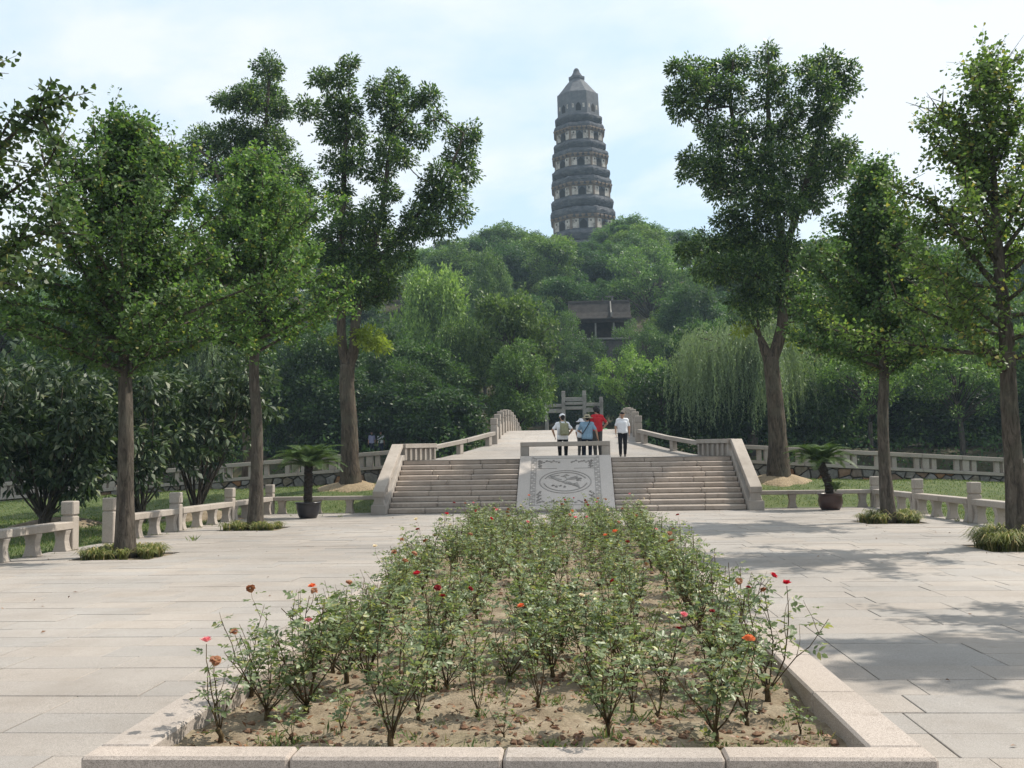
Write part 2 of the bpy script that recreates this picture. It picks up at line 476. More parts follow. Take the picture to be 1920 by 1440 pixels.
# ------------------------------------------------------------------ terrain
AX = -0.28                       # x of the axis of the garden
def proj(p):
    v = Vector(p) - EYE
    f = v.dot(cf)
    return (960 + FPX * v.dot(cr) / f, 720 - FPX * v.dot(cu) / f, f)
def sstep(a, b, t):
    t = min(1.0, max(0.0, (t - a) / (b - a)))
    return t * t * (3 - 2 * t)
def terr(x, y):
    if y < 44:
        return -0.35
    if y < 66:
        return -0.35 - 1.4 * sstep(44, 47, y)
    z = -1.75 + 3.9 * sstep(65, 69, y) + 0.6 * sstep(70, 90, y)
    z += (35.0 * sstep(90, 200, y) + 2.2 * sstep(200, 214, y)) * (1 - 0.75 * sstep(230, 420, y)) * math.exp(-((x - 5) / 190) ** 2)
    z += 0.5 * math.sin(x * 0.11 + y * 0.07) * sstep(85, 120, y)
    return z
def grid_mesh(name, xs, ys, zf, keep=None):
    vs_, fs_ = [], []
    for y in ys:
        for x in xs:
            vs_.append((x, y, zf(x, y)))
    k = len(xs)
    for j in range(len(ys) - 1):
        for i in range(k - 1):
            if keep is None or keep(0.5 * (xs[i] + xs[i + 1]), 0.5 * (ys[j] + ys[j + 1])):
                fs_.append((j * k + i, j * k + i + 1, (j + 1) * k + i + 1, (j + 1) * k + i))
    return mesh(name, vs_, fs_, True)
xs = sorted(set([-400 + 20 * i for i in range(41)] + [-100 + 4 * i for i in range(51)]))
ys = sorted(set([-60 + 20 * i for i in range(34)] + [40 + 2 * i for i in range(96)]))
tag(obj('ground', grid_mesh('ground', xs, ys, terr), M_earth), 'dark wooded hillside and ground behind the canal', None, None, 'structure')
m_, nd_, lk_, out_ = newmat('canal_water')
p_ = finish(nd_, lk_, out_, (0.03, 0.04, 0.03), 0.08, noise(nd_, lk_, wpos(nd_), 3, 4, 0.6), 0.15, 0.05, 0.5)
M_water = m_
tag(obj('canal_water', mesh('canal_water', [(-120, 44.2, -0.8), (120, 44.2, -0.8), (120, 66.2, -0.8), (-120, 66.2, -0.8)], [(0, 1, 2, 3)]), M_water), 'still green canal water under the arched bridge', None, None, 'structure')

# ------------------------------------------------------------------ lawns
def lawn_z(x, y):
    ax = abs(x - AX)
    t = sstep(33.8, 39.0, y)
    return 0.0 + t * (0.88 - 0.034 * max(0, ax - 7)) + 0.03 * math.sin(x * 1.3 + y * 0.7) * sstep(10.4, 12, ax) + 0.05 * sstep(10.5, 13, ax) * math.sin(y * 0.5)
FXL, FXR = -10.2, 9.75           # x of the two side fences
def side_lawn(name, sgn, fx, label):
    xs_ = [AX + sgn * (6.3 + 0.4 * i) for i in range(60)]
    ys_ = [4 + 0.4 * i for i in range(91)]
    if sgn < 0:
        xs_ = xs_[::-1]
    def keep(x, y):
        return (sgn * x > sgn * fx + 0.02) or y > 34.1
    o = obj(name, grid_mesh(name, xs_, ys_, lambda x, y: lawn_z(x, y) - 0.015, keep), M_lawn)
    tag(o, label, None, None, 'structure')
    # blades, thinner further off
    n = 70000
    X = AX + sgn * rng.uniform(6.4, 22, n); Y = rng.uniform(9, 39.8, n)
    ok = ((sgn * X > sgn * fx + 0.15) | (Y > 34.3)) & (Y < 40)
    X, Y = X[ok], Y[ok]
    Z = np.array([lawn_z(a, b) for a, b in zip(X, Y)]) - 0.01
    n = len(X)
    D = np.stack([rng.normal(0, .5, n), rng.normal(0, .5, n), np.ones(n)], 1)
    g = obj('grass', leaf_mesh('grass', np.stack([X, Y, Z], 1), D, rdir(n), rng.uniform(.03, .085, n), rng.uniform(.012, .03, n), 0.3, 0.1), F_grass)
    return tag(g, ('short green grass on the left lawn' if sgn < 0 else 'short green grass on the right lawn'), 'grass', None, 'stuff')
side_lawn('lawn', -1, FXL, 'shaded lawn behind the stone fence on the left')
side_lawn('lawn', 1, FXR, 'sunny lawn behind the stone fence on the right')

# ------------------------------------------------------------------ paved square
BX0, BX1, BY0, BY1 = AX - 2.12, AX + 1.93, 4.86, 21.86       # outside of the flower bed kerb
ISL = {'l1': (-8.37, 18.61), 'l2': (-8.30, 26.11), 'r2': (7.87, 26.11), 'r3': (7.85, 18.61), 'l0': (-8.35, 11.11), 'r0': (7.8, 11.11)}
pv = obj('pavement', mesh('pavement', [(FXL - 0.2, 2.86, -0.05), (FXR + 0.2, 2.86, -0.05), (FXR + 0.2, 34.36, -0.05), (FXL - 0.2, 34.36, -0.05)], [(0, 1, 2, 3)]), M_bed)
tag(pv, 'pale granite paved square around the flower bed', None, None, 'structure')
slabs = []
for r_ in range(62):
    y0 = 2.86 + 0.5 * r_; y1 = y0 + 0.5
    if y1 > 34.2: break
    cuts = []
    yc = (y0 + y1) / 2
    if BY0 < yc < BY1: cuts.append((BX0, BX1))
    for cx, cyy in ISL.values():
        if abs(yc - cyy) < 0.75: cuts.append((cx - 0.75, cx + 0.75))
    if yc > 32.8: cuts.append((AX - 6.3, AX + 6.3))
    cuts.sort()
    x = FXL - 0.15; spans = []
    for a, b in cuts:
        if a > x: spans.append((x, a))
        x = max(x, b)
    spans.append((x, FXR + 0.15))
    for a, b in spans:
        x = a
        L_ = random.choice((0.45, 0.6, 0.8))
        while x < b - 0.02:
            e = min(b, x + L_)
            if b - e < 0.3: e = b
            slabs.append(((x + e) / 2, yc, e - x, 0.5))
            x = e
            L_ = random.choice((0.85, 0.95, 1.05, 0.95, 1.15))
def slab_seen(s):
    u, v, f = proj((s[0], s[1], 0))
    return f > 0.5 and -60 < u < 1980 and v < 1500
vis = sorted([s for s in slabs if slab_seen(s)], key=lambda s: s[1])
near = [(s, True) for s in vis[:290]]
nearset = set(id(s) for s, _ in near)
for s, _ in near:
    g = random.uniform(0.004, 0.011)
    o = block('paving_slab', s[2] - g, s[3] - g, 0.05, M_pave, pv, (s[0], s[1], -0.05 + random.uniform(-0.003, 0.003)), (random.uniform(-.003, .003), random.uniform(-.003, .003), 0), bev=0.004)
mb = MB()
for s in slabs:
    if id(s) not in nearset:
        g = random.uniform(.003, .010)
        mb.box((s[0], s[1], -0.025 + random.uniform(-0.003, 0.003)), (s[2] - g, s[3] - g, 0.05))
tag(mb.build('paving', M_pave, pv), None, None, None, 'stuff')

# ------------------------------------------------------------------ flower bed kerb and soil
BED_T, BED_S = 0.28, 0.19
bed = thing('planter', (AX, 4.86, 0), 0, 'long rectangular flower bed with a pale granite kerb and sandy soil', 'planter')
lx0, lx1 = BX0 - AX, BX1 - AX
ly1 = BY1 - BY0
SW, FW = 0.27, 0.20
def kerb(x0, x1, y0, y1):
    g = 0.006
    block('kerb_stone', x1 - x0 - g, y1 - y0 - g, BED_T + 0.05, M_kerb, bed, ((x0 + x1) / 2, (y0 + y1) / 2, -0.05 + random.uniform(-.002, .002)), bev=0.014)
xs_ = [lx0, -1.10, -0.08, 0.96, lx1]
for a, b in zip(xs_, xs_[1:]):
    kerb(a, b, 0, FW)
    kerb(a, b, ly1 - 0.25, ly1)
for x0 in (lx0, lx1 - SW):
    y = FW
    while y < ly1 - 0.26:
        e = min(ly1 - 0.25, y + random.choice((0.95, 1.05, 1.15)))
        if ly1 - 0.25 - e < 0.4: e = ly1 - 0.25
        kerb(x0, x0 + SW, y, e); y = e
def soil_z(x, y):
    return BED_S + 0.03 * math.sin(x * 2.1 + y * 1.3) + 0.018 * math.sin(x * 7.3 - y * 5.1) + 0.012 * math.sin(x * 13 + y * 17.7)
sx = [lx0 + SW - 0.02 + (lx1 - lx0 - 2 * SW + 0.04) * i / 60 for i in range(61)]
sy = [FW - 0.02 + (ly1 - 0.25 - FW + 0.04) * i / 260 for i in range(261)]
obj('soil', grid_mesh('soil', sx, sy, lambda x, y: soil_z(x, y) + random.uniform(-.006, .006)), M_soil, bed)
def bed_z(x, y):
    return soil_z(x - AX, y - 4.86)
# clods, dead leaves and little weeds on the soil
mb = MB()
for i in range(1500):
    yy = 5.08 + 16.3 * random.random() ** 1.9; xx = random.uniform(BX0 + SW + .04, BX1 - SW - .04)
    r0 = random.uniform(0.008, 0.028); zz_ = bed_z(xx, yy)
    k = 6; rr = []
    for h_, s_ in ((-0.3, 0.9), (0.25, 1.0), (0.65, 0.5)):
        rr.append([(xx + r0 * s_ * math.cos(j * 1.047) * random.uniform(.7, 1.3), yy + r0 * s_ * math.sin(j * 1.047) * random.uniform(.7, 1.3), zz_ + h_ * r0 * random.uniform(.7, 1.2)) for j in range(k)])
    mb.rings(rr)
tag(mb.build('soil_clods', M_clod), 'reddish brown clods scattered over the flower bed soil', 'soil clods', None, 'stuff')
n = 3400
X = rng.uniform(BX0 + SW + .03, BX1 - SW - .03, n); Y = 5.08 + 16.4 * rng.random(n) ** 1.7
Z = np.array([bed_z(a, b) for a, b in zip(X, Y)]) + 0.006
D = np.stack([rng.normal(0, 1, n), rng.normal(0, 1, n), rng.normal(0.1, .25, n)], 1)
N = np.stack([rng.normal(0, .5, n), rng.normal(0, .5, n), np.ones(n)], 1)
tag(obj('dead_leaves', leaf_mesh('dead_leaves', np.stack([X, Y, Z], 1), D, N, rng.uniform(.02, .055, n), rng.uniform(.012, .03, n), .5, .25), F_dead), 'curled brown dead leaves lying on the flower bed soil', 'dead leaves', None, 'stuff')
Cs, Ds, Ls, Ws = [], [], [], []
for i in range(520):
    yy = 5.15 + 16 * random.random() ** 1.4; xx = random.uniform(BX0 + SW + .06, BX1 - SW - .06)
    k = random.randint(8, 34); big = random.uniform(.5, 1.4)
    for j in range(k):
        Cs.append((xx + random.gauss(0, .04 * big), yy + random.gauss(0, .04 * big), bed_z(xx, yy) - .004))
        Ds.append((random.gauss(0, .7), random.gauss(0, .7), random.uniform(.5, 1.3)))
        Ls.append(random.uniform(.02, .065) * big); Ws.append(random.uniform(.004, .012) * big)
Cs = np.array(Cs)
tag(obj('weeds', leaf_mesh('weeds', Cs, np.array(Ds), rdir(len(Cs)), np.array(Ls), np.array(Ws), .5, .1), F_weed), 'small green weeds sprouting between the rose bushes', 'weeds', None, 'stuff')

# ------------------------------------------------------------------ stone seats and side fences
_leg = {}
def leg_mesh(wx, wy, h):
    key = (wx, wy, h)
    if key not in _leg:
        mb_ = MB(); rr = []
        for t, s_ in ((0, 1.1), (0.06, 1.1), (0.10, 1.0), (0.25, .86), (0.5, .72), (0.75, .80), (0.93, .98), (1.0, 1.0)):
            a, b = wx / 2 * s_, wy / 2 * (0.5 + 0.5 * s_)
            rr.append([(-a, -b, h * t), (a, -b, h * t), (a, b, h * t), (-a, b, h * t)])
        mb_.rings(rr)
        _leg[key] = bevel_mesh(mb_.mesh('leg'), 0.008)
        _leg[key].materials.append(M_rail)
    return _leg[key]
def fence_post(parent, y, x=0.0):
    p = block('post', 0.26, 0.26, 0.68, M_rail, parent, (x, y, 0), bev=0.016)
    block('neck', 0.21, 0.21, 0.03, M_rail, p, (0, 0, 0.678), bev=0.004)
    block('cap', 0.265, 0.265, 0.28, M_rail, p, (0, 0, 0.706), (0, 0, random.uniform(-.03, .03)), bev=0.02)
def side_fence(x, ys_, label, end_posts=True):
    t = thing('stone_fence', (x, ys_[0], 0), 0, label, 'fence', 'low granite seat fences')
    for y in ys_:
        if y == ys_[0] and not end_posts: continue
        fence_post(t, y - ys_[0])
    for a, b in zip(ys_, ys_[1:]):
        a0 = a - ys_[0] + 0.135; b0 = b - ys_[0] - 0.135
        L_ = b0 - a0
        block('rail', 0.30, L_ / 2 - 0.004, 0.15, M_rail, t, (0, a0 + L_ / 4, 0.43), bev=0.014)
        block('rail', 0.30, L_ / 2 - 0.004, 0.15, M_rail, t, (0, b0 - L_ / 4, 0.43), bev=0.014)
        for f_ in (0.045, 0.35, 0.65, 0.955):
            obj('leg', leg_mesh(0.26, 0.22, 0.43), None, t, (0, a0 + L_ * f_, 0))
    return t
side_fence(FXL, [21.9, 25.6, 29.7, 33.7], 'granite post and rail fence behind the two left ginkgo trees')
side_fence(FXL, [12.3, 16.2, 20.1], 'granite fence piece at the left edge, ending before the lawn gap')
side_fence(FXR, [17.3, 21.4, 25.5, 29.6, 33.7], 'granite post and rail fence along the right lawn')
def seat(x0, x1, y, legs, label):
    t = thing('stone_bench', ((x0 + x1) / 2, y, 0), 0, label, 'bench', 'long granite benches beside the stairs')
    n_ = 2; L_ = (x1 - x0) / n_
    for i in range(n_):
        block('seat', L_ - 0.006, 0.34, 0.13, M_rail, t, (x0 + L_ * (i + .5) - (x0 + x1) / 2, 0, 0.44), bev=0.014)
    for lx in legs:
        obj('leg', leg_mesh(0.26, 0.24, 0.44), None, t, (lx - (x0 + x1) / 2, 0, 0), (0, 0, 0))
seat(FXL + 0.14, AX - 6.32, 33.75, (FXL + 0.4, -7.5, -8.6), 'long granite bench behind the black cycad pot, left of the stairs')
seat(AX + 6.32, FXR - 0.14, 33.75, (7.1, 8.3, FXR - 0.4), 'long granite bench behind the brown cycad pot, right of the stairs')

# ------------------------------------------------------------------ rubble retaining walls with balustrades
WY = 40.0
def cope(x):
    return 1.60 - 0.066 * (abs(x - AX) - 6.5)
def clip_poly(poly, nx, ny, c):
    out_ = []
    for i in range(len(poly)):
        a, b = poly[i], poly[(i + 1) % len(poly)]
        da = nx * a[0] + ny * a[1] - c; db = nx * b[0] + ny * b[1] - c
        if da <= 0: out_.append(a)
        if da * db < 0:
            t = da / (da - db); out_.append((a[0] + (b[0] - a[0]) * t, a[1] + (b[1] - a[1]) * t))
    return out_
def rubble_wall(sgn, x_in, x_out, label, blabel):
    t = thing('retaining_wall', (AX, WY, 0), 0, label, 'wall', 'rubble retaining walls')
    core = MB()
    xa, xb = (x_in, x_out) if sgn > 0 else (x_out, x_in)
    za, zb = cope(xa), cope(xb)
    core.prism([(xa - AX, -0.4), (xb - AX, -0.4), (xb - AX, zb - 0.01), (xa - AX, za - 0.01)], 'y', 0.06, 0.6)
    core.build('wall_core', M_wallcore, t)
    pts = []
    nx = int((xb - xa) / 0.42)
    for i in range(nx):
        for j in range(4):
            pts.append((xa + (i + 0.5 + random.uniform(-.42, .42) + 0.5 * (j % 2)) * (xb - xa) / nx, 0.2 + j * 0.40 + random.uniform(-.15, .15)))
    for i, (px_, pz_) in enumerate(pts):
        poly = [(px_ - .8, pz_ - .8), (px_ + .8, pz_ - .8), (px_ + .8, pz_ + .8), (px_ - .8, pz_ + .8)]
        for j, (qx, qz) in enumerate(pts):
            if i != j and abs(qx - px_) < 1.3 and abs(qz - pz_) < 1.3:
                dx, dz = qx - px_, qz - pz_; l_ = math.hypot(dx, dz)
                poly = clip_poly(poly, dx / l_, dz / l_, (dx * (px_ + qx) / 2 + dz * (pz_ + qz) / 2) / l_ - 0.016)
                if len(poly) < 3: break
        if len(poly) < 3: continue
        poly = clip_poly(poly, 1, 0, xb); poly = clip_poly(poly, -1, 0, -xa)
        # under the coping
        s_ = -sgn * 0.066
        l_ = math.hypot(s_, 1)
        poly = clip_poly(poly, -s_ / l_, 1 / l_, (cope(px_) - s_ * px_ - 0.15) / l_)
        if len(poly) < 3: continue
        cx_ = sum(p[0] for p in poly) / len(poly); cz_ = sum(p[1] for p in poly) / len(poly)
        if max(p[1] for p in poly) < lawn_z(cx_, 39.9) - 0.02: continue
        f0 = random.uniform(-0.05, 0.02)
        rr = [[(p[0] - cx_, 0.15, p[1] - cz_) for p in poly], [(p[0] - cx_, f0 + 0.03, p[1] - cz_) for p in poly],
              [((p[0] - cx_) * .86, f0 - random.uniform(0, .02), (p[1] - cz_) * .86) for p in poly]]
        mb_ = MB(); mb_.rings(rr)
        mb_.build('stone', M_rubble, t, loc=(cx_ - AX, 0, cz_))
    # balustrade that stands on it
    b = thing('stone_balustrade', (AX, WY, 0), 0, blabel, 'balustrade', 'balustrades on the retaining walls')
    def bar(name, x0, x1, h0, h1, y0, y1):
        if x0 > x1: x0, x1 = x1, x0
        c = MB(); c.prism([(x0 - AX, cope(x0) + h0), (x1 - AX, cope(x1) + h0), (x1 - AX, cope(x1) + h1), (x0 - AX, cope(x0) + h1)], 'y', y0, y1)
        me = bevel_mesh(c.mesh(name), 0.012)
        obj(name, me, M_rail, b)
    x = x_in; i = 0
    while sgn * x < sgn * x_out - 0.1:
        e = x + sgn * 1.5
        g = 0.004 * sgn
        bar('coping', x + g, e - g, -0.13, 0.0, -0.07, 0.42)
        bar('rail', x + g, e - g, 0.42, 0.58, -0.02, 0.30)
        bar('post', x, x + sgn * 0.26, 0.002, 0.418, 0.03, 0.25)
        bar('baluster', x + sgn * 0.36, x + sgn * 0.54, 0.002, 0.418, 0.06, 0.22)
        bar('baluster', x + sgn * 1.22, x + sgn * 1.40, 0.002, 0.418, 0.06, 0.22)
        x = e
    # path on top of the wall
    vs_ = []; fs_ = []
    k = 0
    for i in range(21):
        xx = x_in + (x_out - x_in) * i / 20
        vs_ += [(xx, WY + 0.30, cope(xx) - 0.02), (xx, 44.1, cope(xx) - 0.02), (xx, 44.1, -1.9)]
    for i in range(20):
        a = i * 3
        for u in (0, 1):
            q = (a + u, a + 3 + u, a + 4 + u, a + 1 + u)
            fs_.append(q if sgn > 0 else q[::-1])
    tag(obj('path', mesh('path', vs_, fs_), M_mortar), 'sloping canal-side path behind the balustrade', None, None, 'structure')
rubble_wall(-1, AX - 6.2, AX - 24, 'rubble stone retaining wall left of the stairs', 'granite balustrade on the rubble wall left of the stairs')
rubble_wall(1, AX + 6.2, AX + 24, 'rubble stone retaining wall right of the stairs', 'granite balustrade on the rubble wall right of the stairs')

# ------------------------------------------------------------------ stairs
NST, RI, TR, SY = 10, 0.173, 0.33, 32.8
st = thing('staircase', (AX, SY, 0), 0, 'wide granite staircase with a carved slab in the middle, leading to the bridge', 'staircase')
for k in range(NST):
    for sgn in (-1, 1):
        x0, x1 = sgn * 1.6, sgn * 5.76
        a, b = min(x0, x1), max(x0, x1)
        cuts = [a] + sorted(a + (b - a) * (f_ + random.uniform(-.09, .09)) for f_ in (0.34, 0.67)) + [b]
        y0 = TR * k; y1 = TR * k + (TR + 0.12 if k < NST - 1 else 0.5)
        for p, q in zip(cuts, cuts[1:]):
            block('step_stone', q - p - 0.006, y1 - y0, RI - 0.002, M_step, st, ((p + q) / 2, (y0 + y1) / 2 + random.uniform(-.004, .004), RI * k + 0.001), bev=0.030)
# mass below the steps and the landing
mb = MB()
prof = [(0.36, -0.1)]
for k in range(NST):
    prof += [(TR * k + 0.1, RI * k - 0.002), (TR * k + 0.1, RI * (k + 1) - 0.02)]
mb2 = MB()
mb2.prism([(0.1, -0.1), (3.6, -0.1), (3.6, 1.65), (3.3, 1.65), (0.1, 0.1)], 'x', -5.7, 5.7)
mb2.build('stair_core', M_mortar, st)
# carved slab on the slope
SL_A = math.atan2(RI * NST + 0.0, TR * (NST - 1) + 0.12)
SL_L = math.hypot(RI * NST, TR * (NST - 1) + 0.12)
slab = obj('carved_slab', bevel_mesh(MB().box((0, SL_L / 2, 0.0), (3.18, SL_L, 0.16)).mesh('carved_slab'), 0.015), M_slab, st, (0, -0.06, 0.03), (SL_A, 0, 0))
ZT = 0.08
def strokes(name, lines, wdt, hgt, parent=slab, mat=M_groove):
    mb_ = MB()
    for ln in lines:
        for a, b in zip(ln, ln[1:]):
            a2, b2 = Vector((a[0], a[1])), Vector((b[0], b[1]))
            d_ = (b2 - a2)
            if d_.length < 1e-5: continue
            nrm_ = Vector((-d_.y, d_.x)).normalized() * wdt / 2; d_ = d_.normalized() * wdt * 0.3
            q = [a2 - d_ + nrm_, a2 - d_ - nrm_, b2 + d_ - nrm_, b2 + d_ + nrm_]
            mb_.rings([[(p.x, p.y, ZT - 0.01) for p in q], [(p.x * 1, p.y, ZT + hgt) for p in q]])
    return tag(mb_.build(name, mat, parent), None)
def ell(rx, ry, cx, cyy, a0=0, a1=360, n_=40):
    return [(cx + rx * math.cos(R(a0 + (a1 - a0) * i / n_)), cyy + ry * math.sin(R(a0 + (a1 - a0) * i / n_))) for i in range(n_ + 1)]
CY = 1.72
strokes('medallion_ring', [ell(0.86, 0.74, 0, CY), ell(0.72, 0.61, 0, CY, 20, 160), ell(0.72, 0.61, 0, CY, 190, 350)], 0.035, 0.014)
keyl = []
for sgn in (-1, 1):
    keyl += [[(sgn * 1.17, 0.25), (sgn * 1.17, 3.33)], [(sgn * 1.0, 0.25), (sgn * 1.0, 3.33)]]
    for i in range(19):
        y = 0.25 + i * 0.171
        keyl.append([(sgn * 1.0, y), (sgn * 1.17, y)])
        keyl.append([(sgn * 1.085, y), (sgn * 1.085, y + 0.085)])
        keyl.append([(sgn * (1.085 if i % 2 else 1.17), y + 0.085), (sgn * (1.0 if i % 2 else 1.085), y + 0.085)])
keyl += [[(-1.17, 0.25), (1.17, 0.25)], [(-1.17, 3.33), (1.17, 3.33)], [(-1.0, 2.62), (-0.3, 2.62)], [(0.3, 2.62), (1.0, 2.62)]]
strokes('key_border', keyl, 0.020, 0.010)
def swirl(cx, cyy, r0, turns, a0, sx_=1.0):
    return [(cx + sx_ * r0 * (1 - .75 * i / 14) * math.cos(a0 + turns * 6.283 * i / 14), cyy + r0 * (1 - .75 * i / 14) * math.sin(a0 + turns * 6.283 * i / 14)) for i in range(15)]
cl = []
for sx_ in (-1, 1):
    for i in range(9):
        cl.append(swirl(sx_ * (0.9 - 0.085 * i), 3.15 - 0.05 * (i % 3), 0.05, 0.8, i * 1.3))
        cl.append(swirl(sx_ * (0.92 - 0.04 * (i % 3)), 3.1 - 0.055 * i, 0.05, 0.8, i * 1.9))
        cl.append(swirl(sx_ * (0.9 - 0.095 * i), 0.38 + 0.05 * (i % 3), 0.055, 0.8, i * 1.1))
        cl.append(swirl(sx_ * (0.92 - 0.05 * (i % 3)), 0.5 + 0.07 * i, 0.05, 0.8, i * 1.7))
strokes('cloud_relief', cl, 0.022, 0.012)
bird = []
def arc(pts): bird.append([(x_, CY + y_) for x_, y_ in pts])
# a phoenix in flight: neck and crest, two unequal wings with feathers, long streaming tail
arc([(-.30, .10), (-.20, .02), (-.06, .02), (.04, .10), (.05, .22), (-.02, .32), (-.08, .36), (-.14, .33)])
arc([(-.02, .34), (.05, .40), (.13, .41)]); arc([(-.05, .38), (.0, .45), (.06, .48)])
for q in range(6):
    arc([(-.28 + .03 * q, .08 + .01 * q), (-.40 - .02 * q, .20 + .035 * q), (-.56 + .07 * q, .28 + .03 * q)])
for q in range(5):
    arc([(.05 + .03 * q, .14), (.20 + .05 * q, .26 - .02 * q), (.40 + .03 * q, .36 - .08 * q)])
for q in range(6):
    arc([(-.12 + .05 * q, -.02), (.02 + .07 * q, -.14 - .03 * q), (.22 + .05 * q, -.16 - .05 * q), (.40 + .02 * q, -.08 - .07 * q)])
for q in range(4):
    bird.append(swirl(-.42 + .13 * q, CY - .26 - .07 * (q % 2), .055, .9, q * 1.4))
bird.append(swirl(.42, CY + .08, .06, .9, 1.0)); bird.append(swirl(.52, CY + .2, .05, .9, 2.0))
strokes('phoenix_relief', bird, 0.026, 0.016)
# low barrier at the head of the slab
TOPZ = RI * NST
ft = thing('stone_barrier', (AX, 36.15, TOPZ + 0.005), 0, 'low granite barrier on two posts at the head of the carved slab', 'barrier')
for sgn in (-1, 1):
    block('post', 0.30, 0.26, 0.42, M_rail, ft, (sgn * 1.44, 0, 0), bev=0.012)
block('rail', 3.18, 0.30, 0.16, M_rail, ft, (0, 0, 0.421), bev=0.014)
# sloping cheeks
for sgn in (-1, 1):
    ck = thing('stair_parapet', (AX + sgn * 6.01, SY, 0), 0, 'sloping granite parapet on the %s side of the stairs' % ('left' if sgn < 0 else 'right'), 'parapet')
    sl = RI / TR
    c = MB(); c.prism([(-0.35, 0), (3.5, 0), (3.5, 1.92), (3.0, 1.92), (-0.08, 0.30), (-0.35, 0.30)], 'x', -0.24, 0.24)
    obj('plinth', bevel_mesh(c.mesh('plinth'), 0.012), M_rail, ck)
    y0, z0, y1, z1 = -0.30, 0.56, 3.30, 2.16
    c = MB(); c.prism([(y0, z0), (y0 + 0.1, z0), (y1, z1), (y1 + 0.16, z1), (y1 + 0.16, z1 + 0.16), (y1 - 0.06, z1 + 0.16), (y0, z0 + 0.18)], 'x', -0.19, 0.19)
    obj('coping', bevel_mesh(c.mesh('coping'), 0.012), M_rail, ck)
    rr = MB(); rr.rings([[(-.17 * s_, -.27 - .0, z_), (.17 * s_, -.27, z_), (.17 * s_, .02, z_), (-.17 * s_, .02, z_)] for z_, s_ in ((.301, 1.15), (.38, .95), (.46, .85), (.56, .98))])
    rr.build('end_post', M_rail, ck)
    for i, yy in enumerate((0.75, 1.55, 2.35, 3.2)):
        zb = 0.30 + (yy + 0.08) * (1.62 / 3.08); zt = z0 + (yy + 0.20) * (1.6 / 3.5) - 0.01
        c = MB(); c.prism([(yy - .09, zb - 0.1), (yy + .09, zb), (yy + .09, zt + .06), (yy - .09, zt - .02)], 'x', -0.13, 0.13)
        c.build('post', M_rail, ck)
    c = MB(); c.prism([(-0.1, 0.30), (3.2, 2.0), (3.2, 2.10), (-0.1, 0.62)], 'x', -0.05 + sgn * .06, 0.05 + sgn * .06)
    c.build('panel', M_rail, ck)

# ------------------------------------------------------------------ landing, ramp and arched bridge
DP = [(35.7, 1.73), (37.2, 1.735), (38.4, 1.78), (40.0, 2.02), (42.0, 2.38), (45, 2.76), (48.5, 3.05), (52, 3.18), (56, 3.06), (60, 2.75), (64, 2.35), (68, 2.12), (74, 2.1)]
DPp = smooth_path([(0, a, b) for a, b in DP], 6)
DPy = np.array([p.y for p in DPp]); DPz = np.array([p.z for p in DPp])
def deck_z(y):
    return float(np.interp(y, DPy, DPz))
HW = [(35.7, 5.72), (36.2, 5.72), (38.2, 4.98), (42.0, 2.95), (80, 2.95)]
def half(y):
    return float(np.interp(y, [a for a, _ in HW], [b for _, b in HW]))
vs_, fs_ = [], []
yy_ = list(np.arange(35.75, 74, 0.25))
for y in yy_:
    h_ = half(y) + 0.12
    z = deck_z(y) - 0.012
    vs_ += [(AX - h_, y, -2.0), (AX - h_, y, z), (AX + h_, y, z), (AX + h_, y, -2.0)]
for i in range(len(yy_) - 1):
    a = 4 * i
    for u in range(3):
        fs_.append((a + u, a + 4 + u, a + 5 + u, a + 1 + u)[::-1])
br = obj('bridge', mesh('bridge', vs_, fs_), M_mortar)
tag(br, 'arched stone bridge deck rising from the head of the stairs', None, None, 'structure')
mb = MB()
y = 35.76; row = 0
while y < 72:
    y1 = min(y + 0.75, 73.5)
    ha, hb = half(y) + 0.1, half(y1) + 0.1
    nx = max(3, int(round(ha * 2 / 1.25)))
    off = 0.5 if row % 2 else 0.0
    cutsf = [0] + [(i + off) / nx for i in range(0 if off else 1, nx)] + [1]
    for a, b in zip(cutsf, cutsf[1:]):
        g = 0.003
        q = [(AX - ha + 2 * ha * a + g, y + g), (AX - ha + 2 * ha * b - g, y + g), (AX - hb + 2 * hb * b - g, y1 - g), (AX - hb + 2 * hb * a + g, y1 - g)]
        zj = random.uniform(-.0015, .0015)
        mb.rings([[(p[0], p[1], deck_z(p[1]) - 0.03) for p in q], [(p[0], p[1], deck_z(p[1]) + zj) for p in q]])
    y = y1; row += 1
tag(mb.build('deck_paving', M_pave, br), None, None, None, 'stuff')
